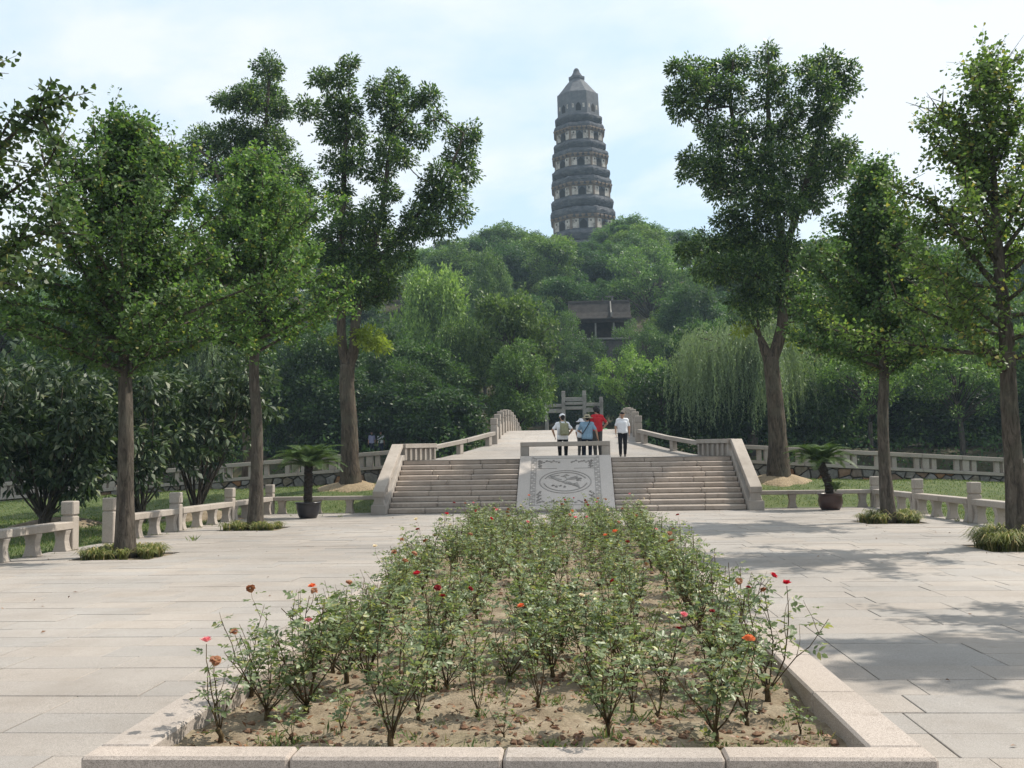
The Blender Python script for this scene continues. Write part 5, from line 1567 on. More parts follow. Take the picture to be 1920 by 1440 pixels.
def rose_variant(seed, h, spread, canes, twigs, node=0.040, thick=0.012, lf=(.028, .046)):
    random.seed(seed)
    wood = MB(); LC, LD, LN, LL = [], [], [], []; tips = []
    crown_h = h * random.uniform(.06, .16)
    wood.tube([(0, 0, -.04), (random.uniform(-.01, .01), 0, crown_h * .5), (random.uniform(-.02, .02), random.uniform(-.02, .02), crown_h)], [thick * 1.5, thick * 1.2, thick * 1.25], 7, .12)
    def leaf_at(p, d_):
        az = random.uniform(0, 6.283)
        rch = (d_ * .25 + Vector((math.cos(az), math.sin(az), random.uniform(-.1, .7)))).normalized()
        nn = (Vector((0, 0, 1)) + Vector((random.gauss(0, .45), random.gauss(0, .45), 0))).normalized()
        sd = rch.cross(nn).normalized()
        rl = random.uniform(.05, .085)
        sz = random.uniform(*lf)
        for f_, s_ in ((.45, 1), (.45, -1), (.78, 1), (.78, -1), (1.0, 0)):
            c = p + rch * rl * f_ + Vector((0, 0, -.35 * rl * f_ * f_))
            dd = rch if s_ == 0 else (rch * .55 + sd * s_)
            LC.append(c); LD.append(dd + Vector((0, 0, -.25 + random.gauss(0, .15)))); LN.append(nn + Vector((random.gauss(0, .25), random.gauss(0, .25), 0))); LL.append(sz * (.8 if f_ < .5 else 1.0) * random.uniform(.85, 1.1))
    def cane(p0, d_, ln, r_, lvl):
        n_ = 6; p = p0.copy(); pts = [p.copy()]
        for k_ in range(n_):
            d_ = (d_ + Vector((random.gauss(0, .13), random.gauss(0, .13), random.gauss(.10, .08)))).normalized()
            p = p + d_ * ln / n_; pts.append(p.copy())
        wood.tube(pts, list(np.linspace(r_, r_ * .4, n_ + 1)), 5, .05)
        start = .42 if lvl == 0 else .1
        m_ = max(2, int(ln / node))
        for k_ in range(m_):
            f_ = k_ / m_
            if f_ < start and random.random() < .8: continue
            i_ = min(n_ - 1, int(f_ * n_)); q = pts[i_].lerp(pts[i_ + 1], f_ * n_ - i_)
            leaf_at(q, d_)
        tips.append((pts[-1], d_))
        if lvl == 0:
            for _ in range(random.randint(*twigs)):
                f_ = random.uniform(.3, .95); i_ = min(n_ - 1, int(f_ * n_)); q = pts[i_]
                az = random.uniform(0, 6.283)
                cane(q, (d_ * .6 + Vector((math.cos(az) * .8, math.sin(az) * .8, .3))).normalized(), ln * random.uniform(.2, .45), r_ * .5, 1)
    for i in range(canes):
        az = 6.283 * (i + random.uniform(-.3, .3)) / canes; tilt = random.uniform(.2, 1.0) * spread
        p0 = Vector((0, 0, crown_h * random.uniform(.45, 1.0)))
        cane(p0, Vector((math.cos(az) * tilt, math.sin(az) * tilt, 1)).normalized(), (h - p0.z) * random.uniform(.7, 1.12), thick * random.uniform(.3, .5), 0)
    wm = wood.mesh('stems', True); wm.materials.append(M_cane)
    a = lambda v: np.array([tuple(x) for x in v])
    LL = np.array(LL)
    fm = leaflets(a(LC), a(LD), a(LN), LL, LL * rng.uniform(.52, .72, len(LL)))
    tips.sort(key=lambda t_: -t_[0].z)
    return wm, fm, tips
RV = [rose_variant(500 + i, random.uniform(.50, .64), random.uniform(.85, 1.25), random.randint(7, 11), (2, 5)) for i in range(12)]
RV_sparse = [rose_variant(530 + i, .50, .55, 4, (1, 2), .045) for i in range(3)]
RV_small = [rose_variant(540 + i, .24, .8, 4, (1, 3), .04, .006) for i in range(3)]
CNAME = {'red': 'crimson', 'dark': 'dark red', 'orange': 'orange', 'pink': 'pink', 'cream': 'cream', 'withered': 'withered brown'}
def rose(x, y, var, scale, rz, blooms, label):
    wm, fm, tips = var
    t = thing('rose_bush', (x, y, bed_z(x, y)), rz, label, 'rose bush', 'rose bushes in the flower bed')
    obj('stems', wm, None, t, scale=scale)
    tag(obj('foliage', fm, None, t, scale=scale), None, None, None, 'stuff')
    for i, b in enumerate(blooms):
        p, d_ = tips[i % len(tips)]
        q = d_.to_track_quat('Z', 'Y').to_euler()
        obj('bloom', random.choice(BLOOMS[b]), None, t, p * scale + d_ * .01, q, random.uniform(.85, 1.25))
    return t
random.seed(600)
def desc(blooms):
    if not blooms: return 'flowerless rose bush'
    c = CNAME[blooms[0]]
    return 'rose bush with %s %s' % (c, 'bloom' if len(blooms) == 1 else 'blooms')
front = [  # picture position of the foot, variant list, scale, blooms, label
 (735, 1394, RV[0], 1.12, ['red'], 'stout front rose bush with one large crimson bloom, left of centre by the kerb'),
 (1140, 1394, RV[1], 1.0, [], 'stout flowerless rose bush by the front kerb, right of centre'),
 (1342, 1388, RV[2], 1.05, ['orange'], 'front rose bush with an orange bloom near the right front corner'),
 (412, 1388, RV_sparse[0], 1.02, ['pink', 'withered'], 'spindly rose bush with pink bloom in the left front corner'),
 (548, 1388, RV_small[0], 1.0, [], 'knee-low rose seedling at the front kerb left of the stout crimson bush'),
 (575, 1330, RV[3], 1.12, ['orange', 'withered'], 'wide rose bush with orange bloom at the left edge, second from the front corner'),
 (690, 1290, RV[4], 1.0, ['withered'], 'rose bush with a withered bloom behind the stout crimson bush'),
 (945, 1392, RV_small[1], .75, [], 'tiny rose seedling in the middle of the front kerb'),
 (955, 1290, RV[5], .98, ['orange'], 'rose bush with small orange bloom in the centre of the second row'),
 (1440, 1312, RV[6], 1.15, ['red', 'red', 'dark', 'withered'], 'large rose bush with several red blooms leaning over the right kerb'),
 (1500, 1372, RV_small[2], .8, [], 'tiny rose seedling in the right front corner'),
 (1250, 1290, RV[7], .98, ['pink'], 'rose bush with pink bloom in the second row, right of centre'),
 (1105, 1280, RV[8], .95, [], 'flowerless rose bush in the second row just right of centre'),
 (838, 1300, RV[9], .9, [], 'flowerless rose bush in the second row left of centre'),
 (500, 1345, RV[10], .95, ['withered', 'pink'], 'rose bush with pink and withered blooms leaning over the left front kerb'),
 (1010, 1345, RV_sparse[1], .8, [], 'thin flowerless rose bush just right of the tiny middle seedling'),
 (640, 1372, RV_small[1], 1.1, [], 'low rose seedling between the two left front bushes'),
 (1235, 1345, RV_sparse[2], .95, ['dark'], 'thin rose bush with dark red bloom between the two right front bushes'),
]
leggy = [rose_variant(560 + i, .56, .75, 5, (1, 3), .042) for i in range(4)]
front += [
 (470, 1300, leggy[0], 1.0, ['withered'], 'leggy rose bush with withered bloom right against the left kerb'),
 (625, 1262, leggy[1], 1.0, [], 'leggy flowerless rose bush two rows behind the left front corner'),
 (785, 1350, leggy[2], .85, [], 'leggy flowerless rose bush just behind the stout crimson bush'),
 (890, 1262, leggy[3], .95, ['dark'], 'leggy rose bush with dark red bloom left of the bed centre'),
 (1030, 1255, leggy[0], .95, [], 'leggy flowerless rose bush right of the bed centre'),
 (1185, 1330, leggy[1], .9, [], 'leggy flowerless rose bush behind the stout flowerless front bush'),
 (1335, 1285, leggy[2], 1.0, ['dark'], 'leggy rose bush with dark red bloom behind the orange front bush'),
 (1400, 1350, leggy[3], .9, [], 'leggy flowerless rose bush in front of the large red-blooming bush'),
 (895, 1345, leggy[1], .8, [], 'short leggy rose bush left of the tiny middle seedling'),
 (1385, 1255, leggy[0], 1.0, ['withered'], 'leggy rose bush with withered bloom hugging the right kerb'),
]
for (x, y, v, s, bl, lab) in front:
    p = on(x, y, BED_S)
    rose(p.x, p.y, v, s, random.uniform(0, 6.28), bl, lab)
ORD = ['third', 'fourth', 'fifth', 'sixth', 'seventh', 'eighth', 'ninth', 'tenth', 'eleventh', 'twelfth', 'thirteenth', 'fourteenth', 'fifteenth', 'sixteenth', 'seventeenth', 'eighteenth', 'nineteenth', 'twentieth', 'twenty-first', 'twenty-second', 'twenty-third', 'twenty-fourth', 'twenty-fifth', 'twenty-sixth']
CO = ['leftmost', 'second from left', 'middle', 'second from right', 'rightmost']
row = 0; y = 6.75
pal = ['red', 'dark', 'orange', 'pink', 'cream', 'withered', 'withered', 'dark', 'dark', 'withered', 'pink']
while y < 21.4 and row < len(ORD):
    for c in range(5):
        x = AX + (-1.44, -0.76, -0.03, 0.70, 1.40)[c] + random.uniform(-.2, .2)
        if c in (1, 2, 3) and random.random() < (.10 if row < 4 else .05): continue
        if c == 2 and row in (5, 9): continue
        bl = [random.choice(pal) for _ in range(random.choice((0, 0, 0, 1, 1, 2)))]
        sc_ = random.uniform(.85, 1.12) * (1.05 if c in (0, 4) else 1.0)
        rose(x, y + random.uniform(-.24, .24), random.choice(RV), sc_, random.uniform(0, 6.28), bl, '%s, %s in the %s row from the front' % (desc(bl), CO[c], ORD[row]))
    y += 0.74 if row < 5 else 0.64; row += 1

# ------------------------------------------------------------------ potted cycads
def frond_mesh(L_, seed):
    random.seed(seed)
    mb_ = MB(); pts = []
    n_ = 34
    for i in range(n_ + 1):
        f_ = i / n_
        pts.append(Vector((L_ * (f_ - .10 * f_ * f_), 0, L_ * (.56 * f_ - .66 * f_ * f_))))
    mb_.tube(pts[::3], list(np.linspace(.013, .003, len(pts[::3]))), 5)
    for i in range(3, n_):
        f_ = i / n_; w_ = L_ * .23 * math.sin(math.pi * min(1, .12 + f_ * .88)) ** .6 + .02
        t = (pts[i + 1] - pts[i - 1]).normalized() if i < n_ else Vector((1, 0, 0))
        for s_ in (-1, 1):
            b = pts[i]; d_ = (t * .55 + Vector((0, s_, .28))).normalized(); e = b + d_ * w_
            side = t * .013
            k = len(mb_.v)
            mb_.v += [b - side, b + side, b.lerp(e, .6) + side * .9 + Vector((0, 0, .008)), e + Vector((0, 0, -.02)), b.lerp(e, .6) - side * .9 + Vector((0, 0, .008))]
            mb_.f.append((k, k + 1, k + 2, k + 3, k + 4))
    me = mb_.mesh('frond'); me.materials.append(F_cycad)
    return me
FR = [frond_mesh(1.34, 700 + i) for i in range(3)]
M_potb = plain('black_glazed_pot', (.012, .011, .014), (.03, .027, .032), 6, rough=.35, bump=.1, spec=.5)
M_potr = plain('brown_glazed_pot', (.028, .012, .010), (.055, .024, .020), 5, rough=.3, bump=.1, spec=.5)
M_ctrunk = plain('cycad_trunk', (.018, .014, .011), (.05, .04, .03), 18, bump=1.0, bdist=.05)
def cycad(x, y, pot, label, plabel, h, lean, potprof, nf=34, seed=1, sc_=1.0):
    random.seed(seed)
    pt = thing('plant_pot', (x, y, 0.002), 0, plabel, 'pot')
    mb_ = MB(); mb_.lathe(potprof, 32); mb_.build('bowl', pot, pt, True)
    zr = max(p[1] for p in potprof); rr_ = max(p[0] for p in potprof)
    mb_ = MB(); mb_.lathe([(rr_ * .84, zr - .07), (rr_ * .4, zr - .05), (.001, zr - .045)], 20, cap=False); mb_.build('soil', M_soil, pt)
    t = thing('cycad', (x, y, zr - .06), 0, label, 'cycad')
    mb_ = MB()
    pts = smooth_path([(0, 0, -.05), (lean * .2, 0, h * .4), (lean * .7, 0, h * .8), (lean, 0, h)], 7)
    rads = [.125 + .012 * math.sin(i * 2.2) + random.uniform(-.008, .008) for i in range(len(pts))]
    mb_.tube(pts, rads, 16, .10); mb_.build('trunk', M_ctrunk, t)
    # leaf-base scales
    c = MB()
    for i in range(210):
        f_ = random.random(); p = pts[int(f_ * (len(pts) - 1))]; az = random.uniform(0, 6.283)
        n_ = Vector((math.cos(az), math.sin(az), .5)).normalized()
        c.tube([p + n_ * .09, p + n_ * .15 + Vector((0, 0, .02))], [.022, .008], 5)
    tag(c.build('leaf_scales', M_ctrunk, t), None, None, None, 'stuff')
    for i in range(nf):
        f_ = i / nf; az = i * 2.399; tilt = R(-58 + 62 * f_ ** .9) + random.uniform(-.08, .08)
        obj('frond', random.choice(FR), None, t, (lean, 0, h - .02), (random.uniform(-.15, .15), tilt, az), random.uniform(.85, 1.08) * sc_ * (1 - .25 * (f_ < .2)))
    return t
pb = on(572, 973); pr = on(1563, 957)
cycad(pb.x, pb.y + .35, M_potb, 'potted cycad with straight trunk and full frond crown left of the stairs', 'black glazed pot holding the straight cycad left of the stairs', 1.12, .02, [(.20, 0), (.25, .0), (.30, .10), (.355, .30), (.365, .44), (.40, .455), (.40, .49), (.36, .49), (.34, .40)], 36, 5)
cyc = cycad(pr.x, pr.y + .35, M_potr, 'potted cycad with leaning trunk and dark fronds right of the stairs', 'brown glazed pot holding the leaning cycad right of the stairs', 0.98, -.28, [(.22, 0), (.27, .0), (.35, .12), (.375, .28), (.35, .42), (.37, .47), (.40, .49), (.40, .51), (.34, .51), (.32, .42)], 30, 9, .92)
for i in range(7):      # a young offset beside the trunk
    obj('frond', FR[i % 3], None, cyc, (.16, -.05, .12), (0, R(-40 + 10 * (i % 3)), i * .9 - 1.5), .42)
random.seed(720)
# litter and weeds on the paving
n = 130
X = rng.uniform(-9.8, 9.4, n); Y = 6 + 27 * rng.random(n)
ok = ~((X > BX0 - .05) & (X < BX1 + .05) & (Y < BY1 + .1)) & (Y < 32.5); X, Y = X[ok], Y[ok]; n = len(X)
tag(obj('fallen_leaves', leaf_mesh('fallen_leaves', np.stack([X, Y, np.full(n, .008)], 1), np.stack([rng.normal(0, 1, n), rng.normal(0, 1, n), rng.normal(0.1, .2, n)], 1), np.stack([rng.normal(0, .4, n), rng.normal(0, .4, n), np.ones(n)], 1), rng.uniform(.03, .07, n), rng.uniform(.02, .04, n), .5, .2), F_dead), 'a few dry leaves scattered on the paving', 'fallen leaves', None, 'stuff')
Cs, Ds, Ls = [], [], []
def weed(x, y, k, s_):
    for _ in range(k):
        Cs.append((x + random.gauss(0, .05 * s_), y + random.gauss(0, .05 * s_), -.01)); Ds.append((random.gauss(0, .6), random.gauss(0, .6), 1)); Ls.append(random.uniform(.06, .20) * s_)
for (x, y, k, s_) in ((363, 1014, 16, 1.2), (638, 970, 14, 1.0), (420, 990, 8, .7), (185, 1045, 10, .7), (480, 975, 8, .8), (1480, 951, 6, .6), (1795, 978, 20, .9), (600, 968, 8, .6), (700, 965, 14, .7), (545, 968, 10, .6)):
    p = on(x, y); weed(p.x, p.y, k, s_)
for i in range(60): weed(FXL + random.uniform(-.1, .25), random.uniform(13, 33.5), 5, .5)
for i in range(50): weed(FXR + random.uniform(-.3, .1), random.uniform(18, 33.5), 5, .5)
for i in range(50): weed(random.choice((random.uniform(FXL, -6.6), random.uniform(6.2, FXR))), random.uniform(33.4, 33.9), 6, .5)
Cs = np.array(Cs)
tag(obj('paving_weeds', leaf_mesh('paving_weeds', Cs, np.array(Ds), rdir(len(Cs)), np.array(Ls), np.array(Ls) * .13, .4, .1), F_weed), 'small weeds in the paving joints and along the fences', 'weeds', None, 'stuff')
# ------------------------------------------------------------------ people
def capsule(bm, a, b, ra, rb, k=10):
    a, b = Vector(a), Vector(b)
    d_ = b - a; L_ = d_.length
    q = d_.to_track_quat('Z', 'Y') if L_ > 1e-6 else Matrix.Identity(3).to_quaternion()
    rings = []
    for i in range(5):
        t = -math.pi / 2 + math.pi / 2 * i / 4
        rings.append((ra * math.cos(t), ra * math.sin(t)))
    for i in range(5):
        t = math.pi / 2 * i / 4
        rings.append((rb * math.cos(t), L_ + rb * math.sin(t)))
    vv = []
    for r_, z in rings:
        vv.append([bm.verts.new(a + q @ Vector((max(r_, 1e-4) * math.cos(6.283 * j / k), max(r_, 1e-4) * math.sin(6.283 * j / k), z))) for j in range(k)])
    for u, w_ in zip(vv, vv[1:]):
        for j in range(k):
            bm.faces.new((u[j], u[(j + 1) % k], w_[(j + 1) % k], w_[j]))
    bm.faces.new(list(reversed(vv[0]))); bm.faces.new(vv[-1])
def fused(name, caps, voxel, mat, parent, keep=None, smooth=2):
    """one continuous skin over all the given limbs"""
    bm = bmesh.new()
    for c in caps: capsule(bm, *c)
    me = bpy.data.meshes.new(name); bm.to_mesh(me); bm.free()
    tmp = bpy.data.objects.new('tmp', me); COL.objects.link(tmp)
    md = tmp.modifiers.new('r', 'REMESH'); md.mode = 'VOXEL'; md.voxel_size = voxel
    if smooth:
        ms = tmp.modifiers.new('s', 'SMOOTH'); ms.iterations = smooth; ms.factor = .5
    dg = bpy.context.evaluated_depsgraph_get()
    out_ = bpy.data.meshes.new_from_object(tmp.evaluated_get(dg))
    bpy.data.objects.remove(tmp); bpy.data.meshes.remove(me)
    if keep is not None:
        bm = bmesh.new(); bm.from_mesh(out_)
        bmesh.ops.delete(bm, geom=[v for v in bm.verts if not keep(v.co)], context='VERTS')
        bm.to_mesh(out_); bm.free()
    out_.name = name
    out_.polygons.foreach_set('use_smooth', [True] * len(out_.polygons))
    out_.materials.clear()
    return obj(name, out_, mat, parent)
M_skin = cloth('skin', (.42, .25, .17), .08, .6)
M_hair = plain('black_hair', (.006, .005, .005), (.018, .015, .013), 60, rough=.5, coord='O')
M_white = cloth('white_cotton', (.74, .75, .78), .05)
M_blue = cloth('blue_cotton', (.20, .31, .42), .1)
M_redc = cloth('red_cotton', (.48, .025, .035), .12)
M_black = cloth('black_trousers', (.014, .014, .018), .25)
M_navy = cloth('navy_trousers', (.025, .03, .055), .25)
M_greyt = cloth('grey_trousers', (.085, .08, .075), .2)
M_olive = cloth('khaki_canvas', (.25, .25, .16), .25)
M_hatc = cloth('beige_hat', (.34, .30, .21), .15)
M_green = cloth('green_cotton', (.14, .33, .16), .1)
M_shoe = cloth('dark_shoe', (.03, .028, .026), .2)
M_shoew = cloth('pale_shoe', (.5, .5, .5), .1)
M_strap = cloth('black_strap', (.02, .02, .025), .2)
def V3(*a): return Vector(a)
def hand(caps, wrist, d_, side, s_=1.0, curl=0.5):
    """palm, four unequal fingers in two bent joints, and a thumb off the side of the palm"""
    d_ = Vector(d_).normalized(); side = Vector(side); side = (side - d_ * side.dot(d_)).normalized(); nn = d_.cross(side)
    palm = wrist + d_ * .085 * s_
    for o_ in (-.022, 0, .022):
        caps.append((wrist + side * o_ * .6 * s_, palm + side * o_ * s_, .015 * s_, .014 * s_))
    for o_, ln in ((-.033, .058), (-.011, .075), (.011, .08), (.033, .07)):
        a = palm + side * o_ * s_; b = a + (d_ - nn * .2 * curl) * ln * .55 * s_; c = b + (d_ * .7 - nn * curl) .normalized() * ln * .5 * s_
        caps.append((a, b, .0095 * s_, .009 * s_)); caps.append((b, c, .009 * s_, .0075 * s_))
    a = wrist + d_ * .025 * s_ + side * .025 * s_; b = a + (d_ * .6 + side * .7).normalized() * .05 * s_; c = b + (d_ * .9 + side * .1 - nn * .3).normalized() * .035 * s_
    caps.append((a, b, .012 * s_, .011 * s_)); caps.append((b, c, .011 * s_, .008 * s_))
def person(loc, rz, J, label, shirt, trousers, shoes, s_=1.0, voxel=.0095, hair='short', hat=None, extra=None, fem=False, sleeves=.55):
    """J: joints in metres, the person faces -Y; fused body plus clothing"""
    t = thing('person', loc, rz, label, 'person', 'people on the landing and the far bank')
    P = {k: Vector(v) * s_ for k, v in J.items()}
    up = (P['neck'] - P['pelvis']).normalized()
    hd = P['head']; face = (Vector(J.get('look', (0, -1, 0)))).normalized()
    sdv = (P['shR'] - P['shL']).normalized()
    hu = face.cross(sdv) * 1.0
    hu = (P['head'] - P['neck']).normalized()
    B = []
    # head: skull, face, jaw, nose, ears
    B += [(hd + face * -.018 * s_ + hu * .015 * s_, hd + face * .012 * s_ + hu * .03 * s_, .082 * s_, .078 * s_), (hd - hu * .03 * s_ + face * .03 * s_, hd - hu * .075 * s_ + face * .045 * s_, .062 * s_, .04 * s_),
          (hd + face * .085 * s_ + hu * .01 * s_, hd + face * .105 * s_ - hu * .018 * s_, .009 * s_, .014 * s_)]
    for q in (-1, 1):
        B.append((hd + sdv * q * .08 * s_ - hu * .01 * s_, hd + sdv * q * .086 * s_ + hu * .02 * s_, .012 * s_, .015 * s_))
    B += [(P['neck'] - up * .03 * s_, hd - hu * .05 * s_, .055 * s_, .05 * s_)]
    ch = P['pelvis'].lerp(P['neck'], .66); be = P['pelvis'].lerp(P['neck'], .3)
    tor = [(ch, P['pelvis'], .10 * s_, .10 * s_)]
    for q in (-1, 1):
        tor += [(ch + sdv * q * .085 * s_, be + sdv * q * .075 * s_, .098 * s_, .09 * s_), (be + sdv * q * .075 * s_, P['pelvis'] + sdv * q * .08 * s_, .09 * s_, .098 * s_)]
        sh = P['shR'] if q > 0 else P['shL']
        tor += [(P['neck'] - up * .04 * s_, sh, .06 * s_, .06 * s_), (ch + sdv * q * .06 * s_, sh - up * .05 * s_, .10 * s_, .065 * s_)]
    B += tor
    arms = []; up_arm = []
    for q, k in ((-1, 'L'), (1, 'R')):
        sh, el, wr_ = P['sh' + k], P['el' + k], P['wr' + k]
        arms += [(sh, el, .05 * s_, .04 * s_), (el, wr_, .039 * s_, .027 * s_)]
        up_arm.append((sh, sh.lerp(el, sleeves + .2), .056 * s_, .056 * s_))
        d_ = (wr_ - el).normalized()
        hd_ = Vector(J.get('hand' + k, tuple(d_)))
        hand(arms, wr_, hd_, Vector(J.get('thumb' + k, (0, -1, 0.1))), s_)
    B += arms
    legs = []
    for q, k in ((-1, 'L'), (1, 'R')):
        hp_, kn, an = P['hip' + k], P['kn' + k], P['an' + k]
        legs += [(hp_, kn, .083 * s_, .056 * s_), (kn, kn.lerp(an, .4), .053 * s_, .052 * s_), (kn.lerp(an, .4), an, .052 * s_, .036 * s_)]
    B += legs
    toe = {}
    feet = []
    for q, k in ((-1, 'L'), (1, 'R')):
        an = P['an' + k]; fd = Vector(J.get('toe' + k, (0, -1, -.15))).normalized()
        heel = an + Vector((0, 0, -.045 * s_)) - fd * .03 * s_; tp_ = heel + fd * .19 * s_
        B.append((heel, tp_, .035 * s_, .03 * s_)); feet.append((heel, tp_, .042 * s_, .038 * s_)); feet.append((an, heel, .042 * s_, .042 * s_))
    fused('body', B, voxel, M_skin, t)
    # clothes
    hem = P['pelvis'] - up * .05 * s_
    sh_c = [(a, b, ra + .02 * s_, rb + .02 * s_) for a, b, ra, rb in tor] + up_arm
    nb = P['neck'] - up * .005 * s_
    fused('shirt', sh_c, .014, shirt, t, keep=lambda c: (c - hem).dot(up) > -.03 * s_ and (c - nb).dot(up) < .035 * s_)
    pel = [(P['pelvis'] - sdv * .08 * s_, P['pelvis'] + sdv * .08 * s_, .108 * s_, .108 * s_)] + [(P['pelvis'] + sdv * q * .07 * s_, P['hip' + k], .11 * s_, .10 * s_) for q, k in ((-1, 'L'), (1, 'R'))]
    tr = [(a, b, ra + .018 * s_, rb + .024 * s_) for a, b, ra, rb in legs]
    fused('trousers', pel + tr, .014, trousers, t)
    for f_ in (feet[:2], feet[2:]):
        fused('shoe', f_, .012, shoes, t)
    if hair:
        H = [(hd - face * .03 * s_ + hu * .03 * s_, hd + face * .0 * s_ + hu * .055 * s_, .088 * s_, .08 * s_), (hd - face * .05 * s_ - hu * .03 * s_, hd - face * .04 * s_ + hu * .03 * s_, .06 * s_, .08 * s_)]
        if hair == 'bushy':
            H += [(hd + sdv * q * .06 * s_ - face * .03 * s_, hd + sdv * q * .05 * s_ + hu * .08 * s_, .065 * s_, .07 * s_) for q in (-1, 1)] + [(hd - face * .06 * s_ - hu * .04 * s_, hd + hu * .1 * s_, .07 * s_, .075 * s_)]
        fused('hair', H, .012, M_hair, t, keep=lambda c: not ((c - hd).dot(face) > .05 * s_ and (c - hd).dot(hu) < .05 * s_))
    for q in (-1, 1):
        mb_ = MB(); mb_.lathe([(.001, -.006), (.007, -.003), (.007, .003), (.001, .006)], 8, hd + face * .078 * s_ + sdv * q * .03 * s_ + hu * .012 * s_); mb_.build('eye', M_hair, t)
    if hat == 'cap':
        mb_ = MB(); mb_.lathe([(.098 * s_, 0), (.10 * s_, .03 * s_), (.088 * s_, .07 * s_), (.05 * s_, .10 * s_), (.001, .108 * s_)], 20)
        hb = mb_.build('cap', M_white, t, True, loc=hd + hu * .035 * s_)
        br_ = MB(); br_.prism([(-.075, 0), (.075, 0), (.07, .07), (.03, .105), (-.03, .105), (-.07, .07)], 'z', 0, .012)
        br_.build('cap_brim', M_white, hb, loc=face * .07 * s_ + Vector((0, 0, .004)), rot=(R(6), 0, math.atan2(face.y, face.x) - math.pi / 2))
    elif hat in ('bucket', 'sun'):
        m_h = M_hatc if hat == 'bucket' else M_white
        mb_ = MB(); mb_.lathe([(.20 * s_, -.035 * s_), (.19 * s_, -.022 * s_), (.105 * s_, .005 * s_), (.10 * s_, .07 * s_), (.07 * s_, .10 * s_), (.001, .105 * s_)] if hat == 'bucket' else [(.23 * s_, -.06 * s_), (.21 * s_, -.04 * s_), (.11 * s_, .01 * s_), (.10 * s_, .06 * s_), (.05 * s_, .10 * s_), (.001, .105 * s_)], 24)
        mb_.build('hat', m_h, t, True, loc=hd + hu * .04 * s_, rot=(random.uniform(-.1, .1), random.uniform(-.1, .1), 0))
    if extra: extra(t, P, up, sdv, face)
    return t
# standing skeleton facing -Y, feet at z = 0
def stand(**k):
    J = dict(pelvis=(0, 0, .95), neck=(0, .01, 1.45), head=(0, -.01, 1.60), shL=(-.165, .01, 1.385), shR=(.165, .01, 1.385), elL=(-.235, .02, 1.12), elR=(.235, .02, 1.12), wrL=(-.235, -.06, .88), wrR=(.235, -.06, .88),
             hipL=(-.09, 0, .90), hipR=(.09, 0, .90), knL=(-.10, -.015, .49), knR=(.10, -.015, .49), anL=(-.10, .02, .09), anR=(.10, .02, .09))
    J.update(k)
    return J
def perch(**k):
    """leaning on the edge of a 0.57 m rail, feet out in front (-Y)"""
    J = dict(pelvis=(0, 0, .70), neck=(0, .0, 1.21), head=(0, -.03, 1.365), shL=(-.17, .0, 1.145), shR=(.17, .0, 1.145), elL=(-.30, .02, .92), elR=(.30, .02, .92), wrL=(-.22, -.16, .82), wrR=(.22, -.16, .82),
             hipL=(-.09, -.05, .66), hipR=(.09, -.05, .66), knL=(-.11, -.36, .50), knR=(.11, -.36, .50), anL=(-.10, -.36, .09), anR=(.10, -.36, .09))
    J.update(k)
    return J
zt = deck_z(36.6)
YB = 36.23
random.seed(800)
def pack(t, P, up, sdv, face):
    c = P['pelvis'].lerp(P['neck'], .50) - face * .21
    me = bbox_mesh(.30, .15, .44, .05, 3).copy(); me.polygons.foreach_set('use_smooth', [True] * len(me.polygons)); me.materials.clear(); me.materials.append(M_olive)
    b = obj('backpack', me, None, t, c - Vector((0, 0, .22)))
    for q in (-1, 1):
        mb_ = MB(); mb_.tube(smooth_path([c + Vector((q * .09, -.03, .18)), P['neck'] + Vector((q * .10, .05, .02)), P['neck'] + Vector((q * .11, -.10, -.05)), c + Vector((q * .14, -.32, -.02)), c + Vector((q * .15, -.08, -.18))], 4), [.022] * 17, 6)
        mb_.build('strap', M_olive, t)
    block('backpack_pocket', .22, .05, .18, M_olive, b, (0, .095, .03), bev=.02)
    mb_ = MB(); mb_.tube([c + Vector((-.02, .08, .17)), c + Vector((.02, .09, .17))], [.02, .02], 6); mb_.build('buckle', M_strap, b)
    mb_ = MB(); mb_.lathe([(.035, 0), (.036, .16), (.02, .19), (.02, .21)], 12); mb_.build('bottle', M_shoew, t, True, loc=c + Vector((.19, .0, -.20)))
p1x = at(1055, 830, YB).x
person((p1x, YB, zt), math.pi, perch(look=(.35, -1, -.05), elL=(-.33, .04, .95), wrL=(-.20, -.08, .78), elR=(.33, .02, .95), wrR=(.27, -.14, .75)), 'person in white shirt and cap with a khaki backpack, sitting on the barrier', M_white, M_black, M_shoe, 1.06, hat='cap', extra=pack)
def strap(t, P, up, sdv, face):
    a = P['shL'].lerp(P['neck'], .4) + Vector((0, 0, .05)); b = P['pelvis'] + sdv * .17 + Vector((0, 0, .1))
    mb_ = MB(); pts = smooth_path([a + Vector((0, -.06, 0)), a + Vector((0, .06, .015)), a.lerp(b, .35) + Vector((0, .155, .0)), a.lerp(b, .7) + Vector((0, .15, 0)), b + Vector((.02, .08, 0))], 4)
    mb_.tube(pts, [.014] * len(pts), 6); mb_.build('bag_strap', M_strap, t)
p2x = at(1101, 830, YB).x
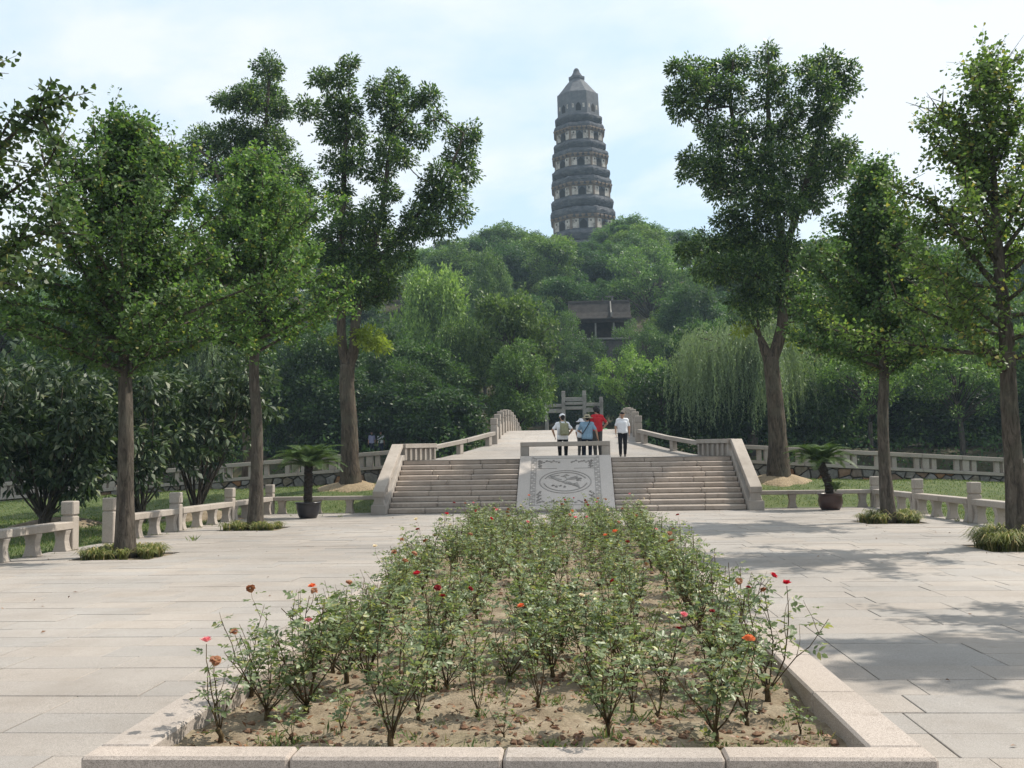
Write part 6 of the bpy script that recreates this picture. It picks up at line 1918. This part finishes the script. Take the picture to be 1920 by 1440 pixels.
# facing +Y after the half turn: the person's right side is picture right
person((p2x, YB, zt), math.pi, perch(look=(-.1, -1, -.12), elL=(-.31, .06, .92), wrL=(-.36, .02, .66), handL=(-.3, .2, -.9), thumbL=(0, 1, 0), elR=(.29, -.05, .92), wrR=(.16, -.22, .84), neck=(-.02, -.02, 1.20), head=(-.02, -.07, 1.345)), 'person in blue shirt and brimmed hat sitting on the barrier beside the backpack', M_blue, M_navy, M_shoew, 1.05, hat='bucket', extra=strap)
p3 = at(1121, 856, 36.95)
person((p3.x, 36.95, deck_z(36.95)), math.pi + .5, stand(look=(.3, -1, -.1), elL=(-.33, .10, 1.16), wrL=(-.21, -.02, .98), handL=(.5, -.5, -.6), thumbL=(0, .6, -.6), elR=(.24, -.04, 1.13), wrR=(.12, -.22, 1.10), head=(.0, -.04, 1.60)), 'person in red shirt with bushy black hair, standing hand on hip behind the barrier', M_redc, M_greyt, M_shoe, 1.07, hair='bushy')
p4 = at(1090, 850, 37.3)
person((p4.x, 37.3, deck_z(37.3)), math.pi - .6, stand(look=(0, -1, -.3)), 'person in white sun hat mostly hidden behind the blue-shirted sitter', M_white, M_greyt, M_shoe, .83, hat='sun')
p5 = at(1168, 847, 38.0)
person((p5.x, 38.0, deck_z(38.0)), -.05, stand(neck=(0, -.03, 1.44), head=(.0, -.10, 1.575), look=(0, -1, -.7), knL=(-.09, -.16, .50), anL=(-.09, -.10, .11), knR=(.09, .05, .48), anR=(.08, .24, .13), toeR=(0, -1, -.5), wrL=(-.25, -.12, .90), elL=(-.26, .02, 1.14), wrR=(.25, .05, .88), elR=(.26, .08, 1.13)), 'man in white short-sleeved shirt and black trousers walking towards the stairs, looking down', M_white, M_black, M_shoe, 0.985)
p6 = at(1132, 800, 66.0)
person((p6.x, 66.0, deck_z(66.0)), math.pi, stand(), 'person in green shirt half sunk behind the bridge crest', M_green, M_greyt, M_shoe, 0.62 + .38, voxel=.016)
for (x, shirt, lab, dx) in ((697, cloth('lilac_cotton', (.30, .30, .45), .1), 'distant person in lilac shirt under the trees on the far bank', 0), (714, M_white, 'distant person in white shirt under the trees on the far bank', 0)):
    q = at(x, 830, 70.0)
    person((q.x, 70.0, terr(q.x, 70.0)), .2, stand(), lab, shirt, M_navy, M_shoe, .98, voxel=.018)

# ------------------------------------------------------------------ air
HZ = 0.00036
hm, hn, hl, ho = newmat('haze_air')
pvn = hn.new('ShaderNodeVolumePrincipled')
pvn.inputs['Color'].default_value = (.60, .80, 1.0, 1)
pvn.inputs['Density'].default_value = HZ
pvn.inputs['Anisotropy'].default_value = 0.1
hl.new(pvn.outputs[0], ho.inputs['Volume'])
hz_ = MB().box((0, 270, 45), (840, 700, 98)).build('haze', hm)
tag(hz_, 'thin blue summer haze between the garden and the hill', None, None, 'stuff')
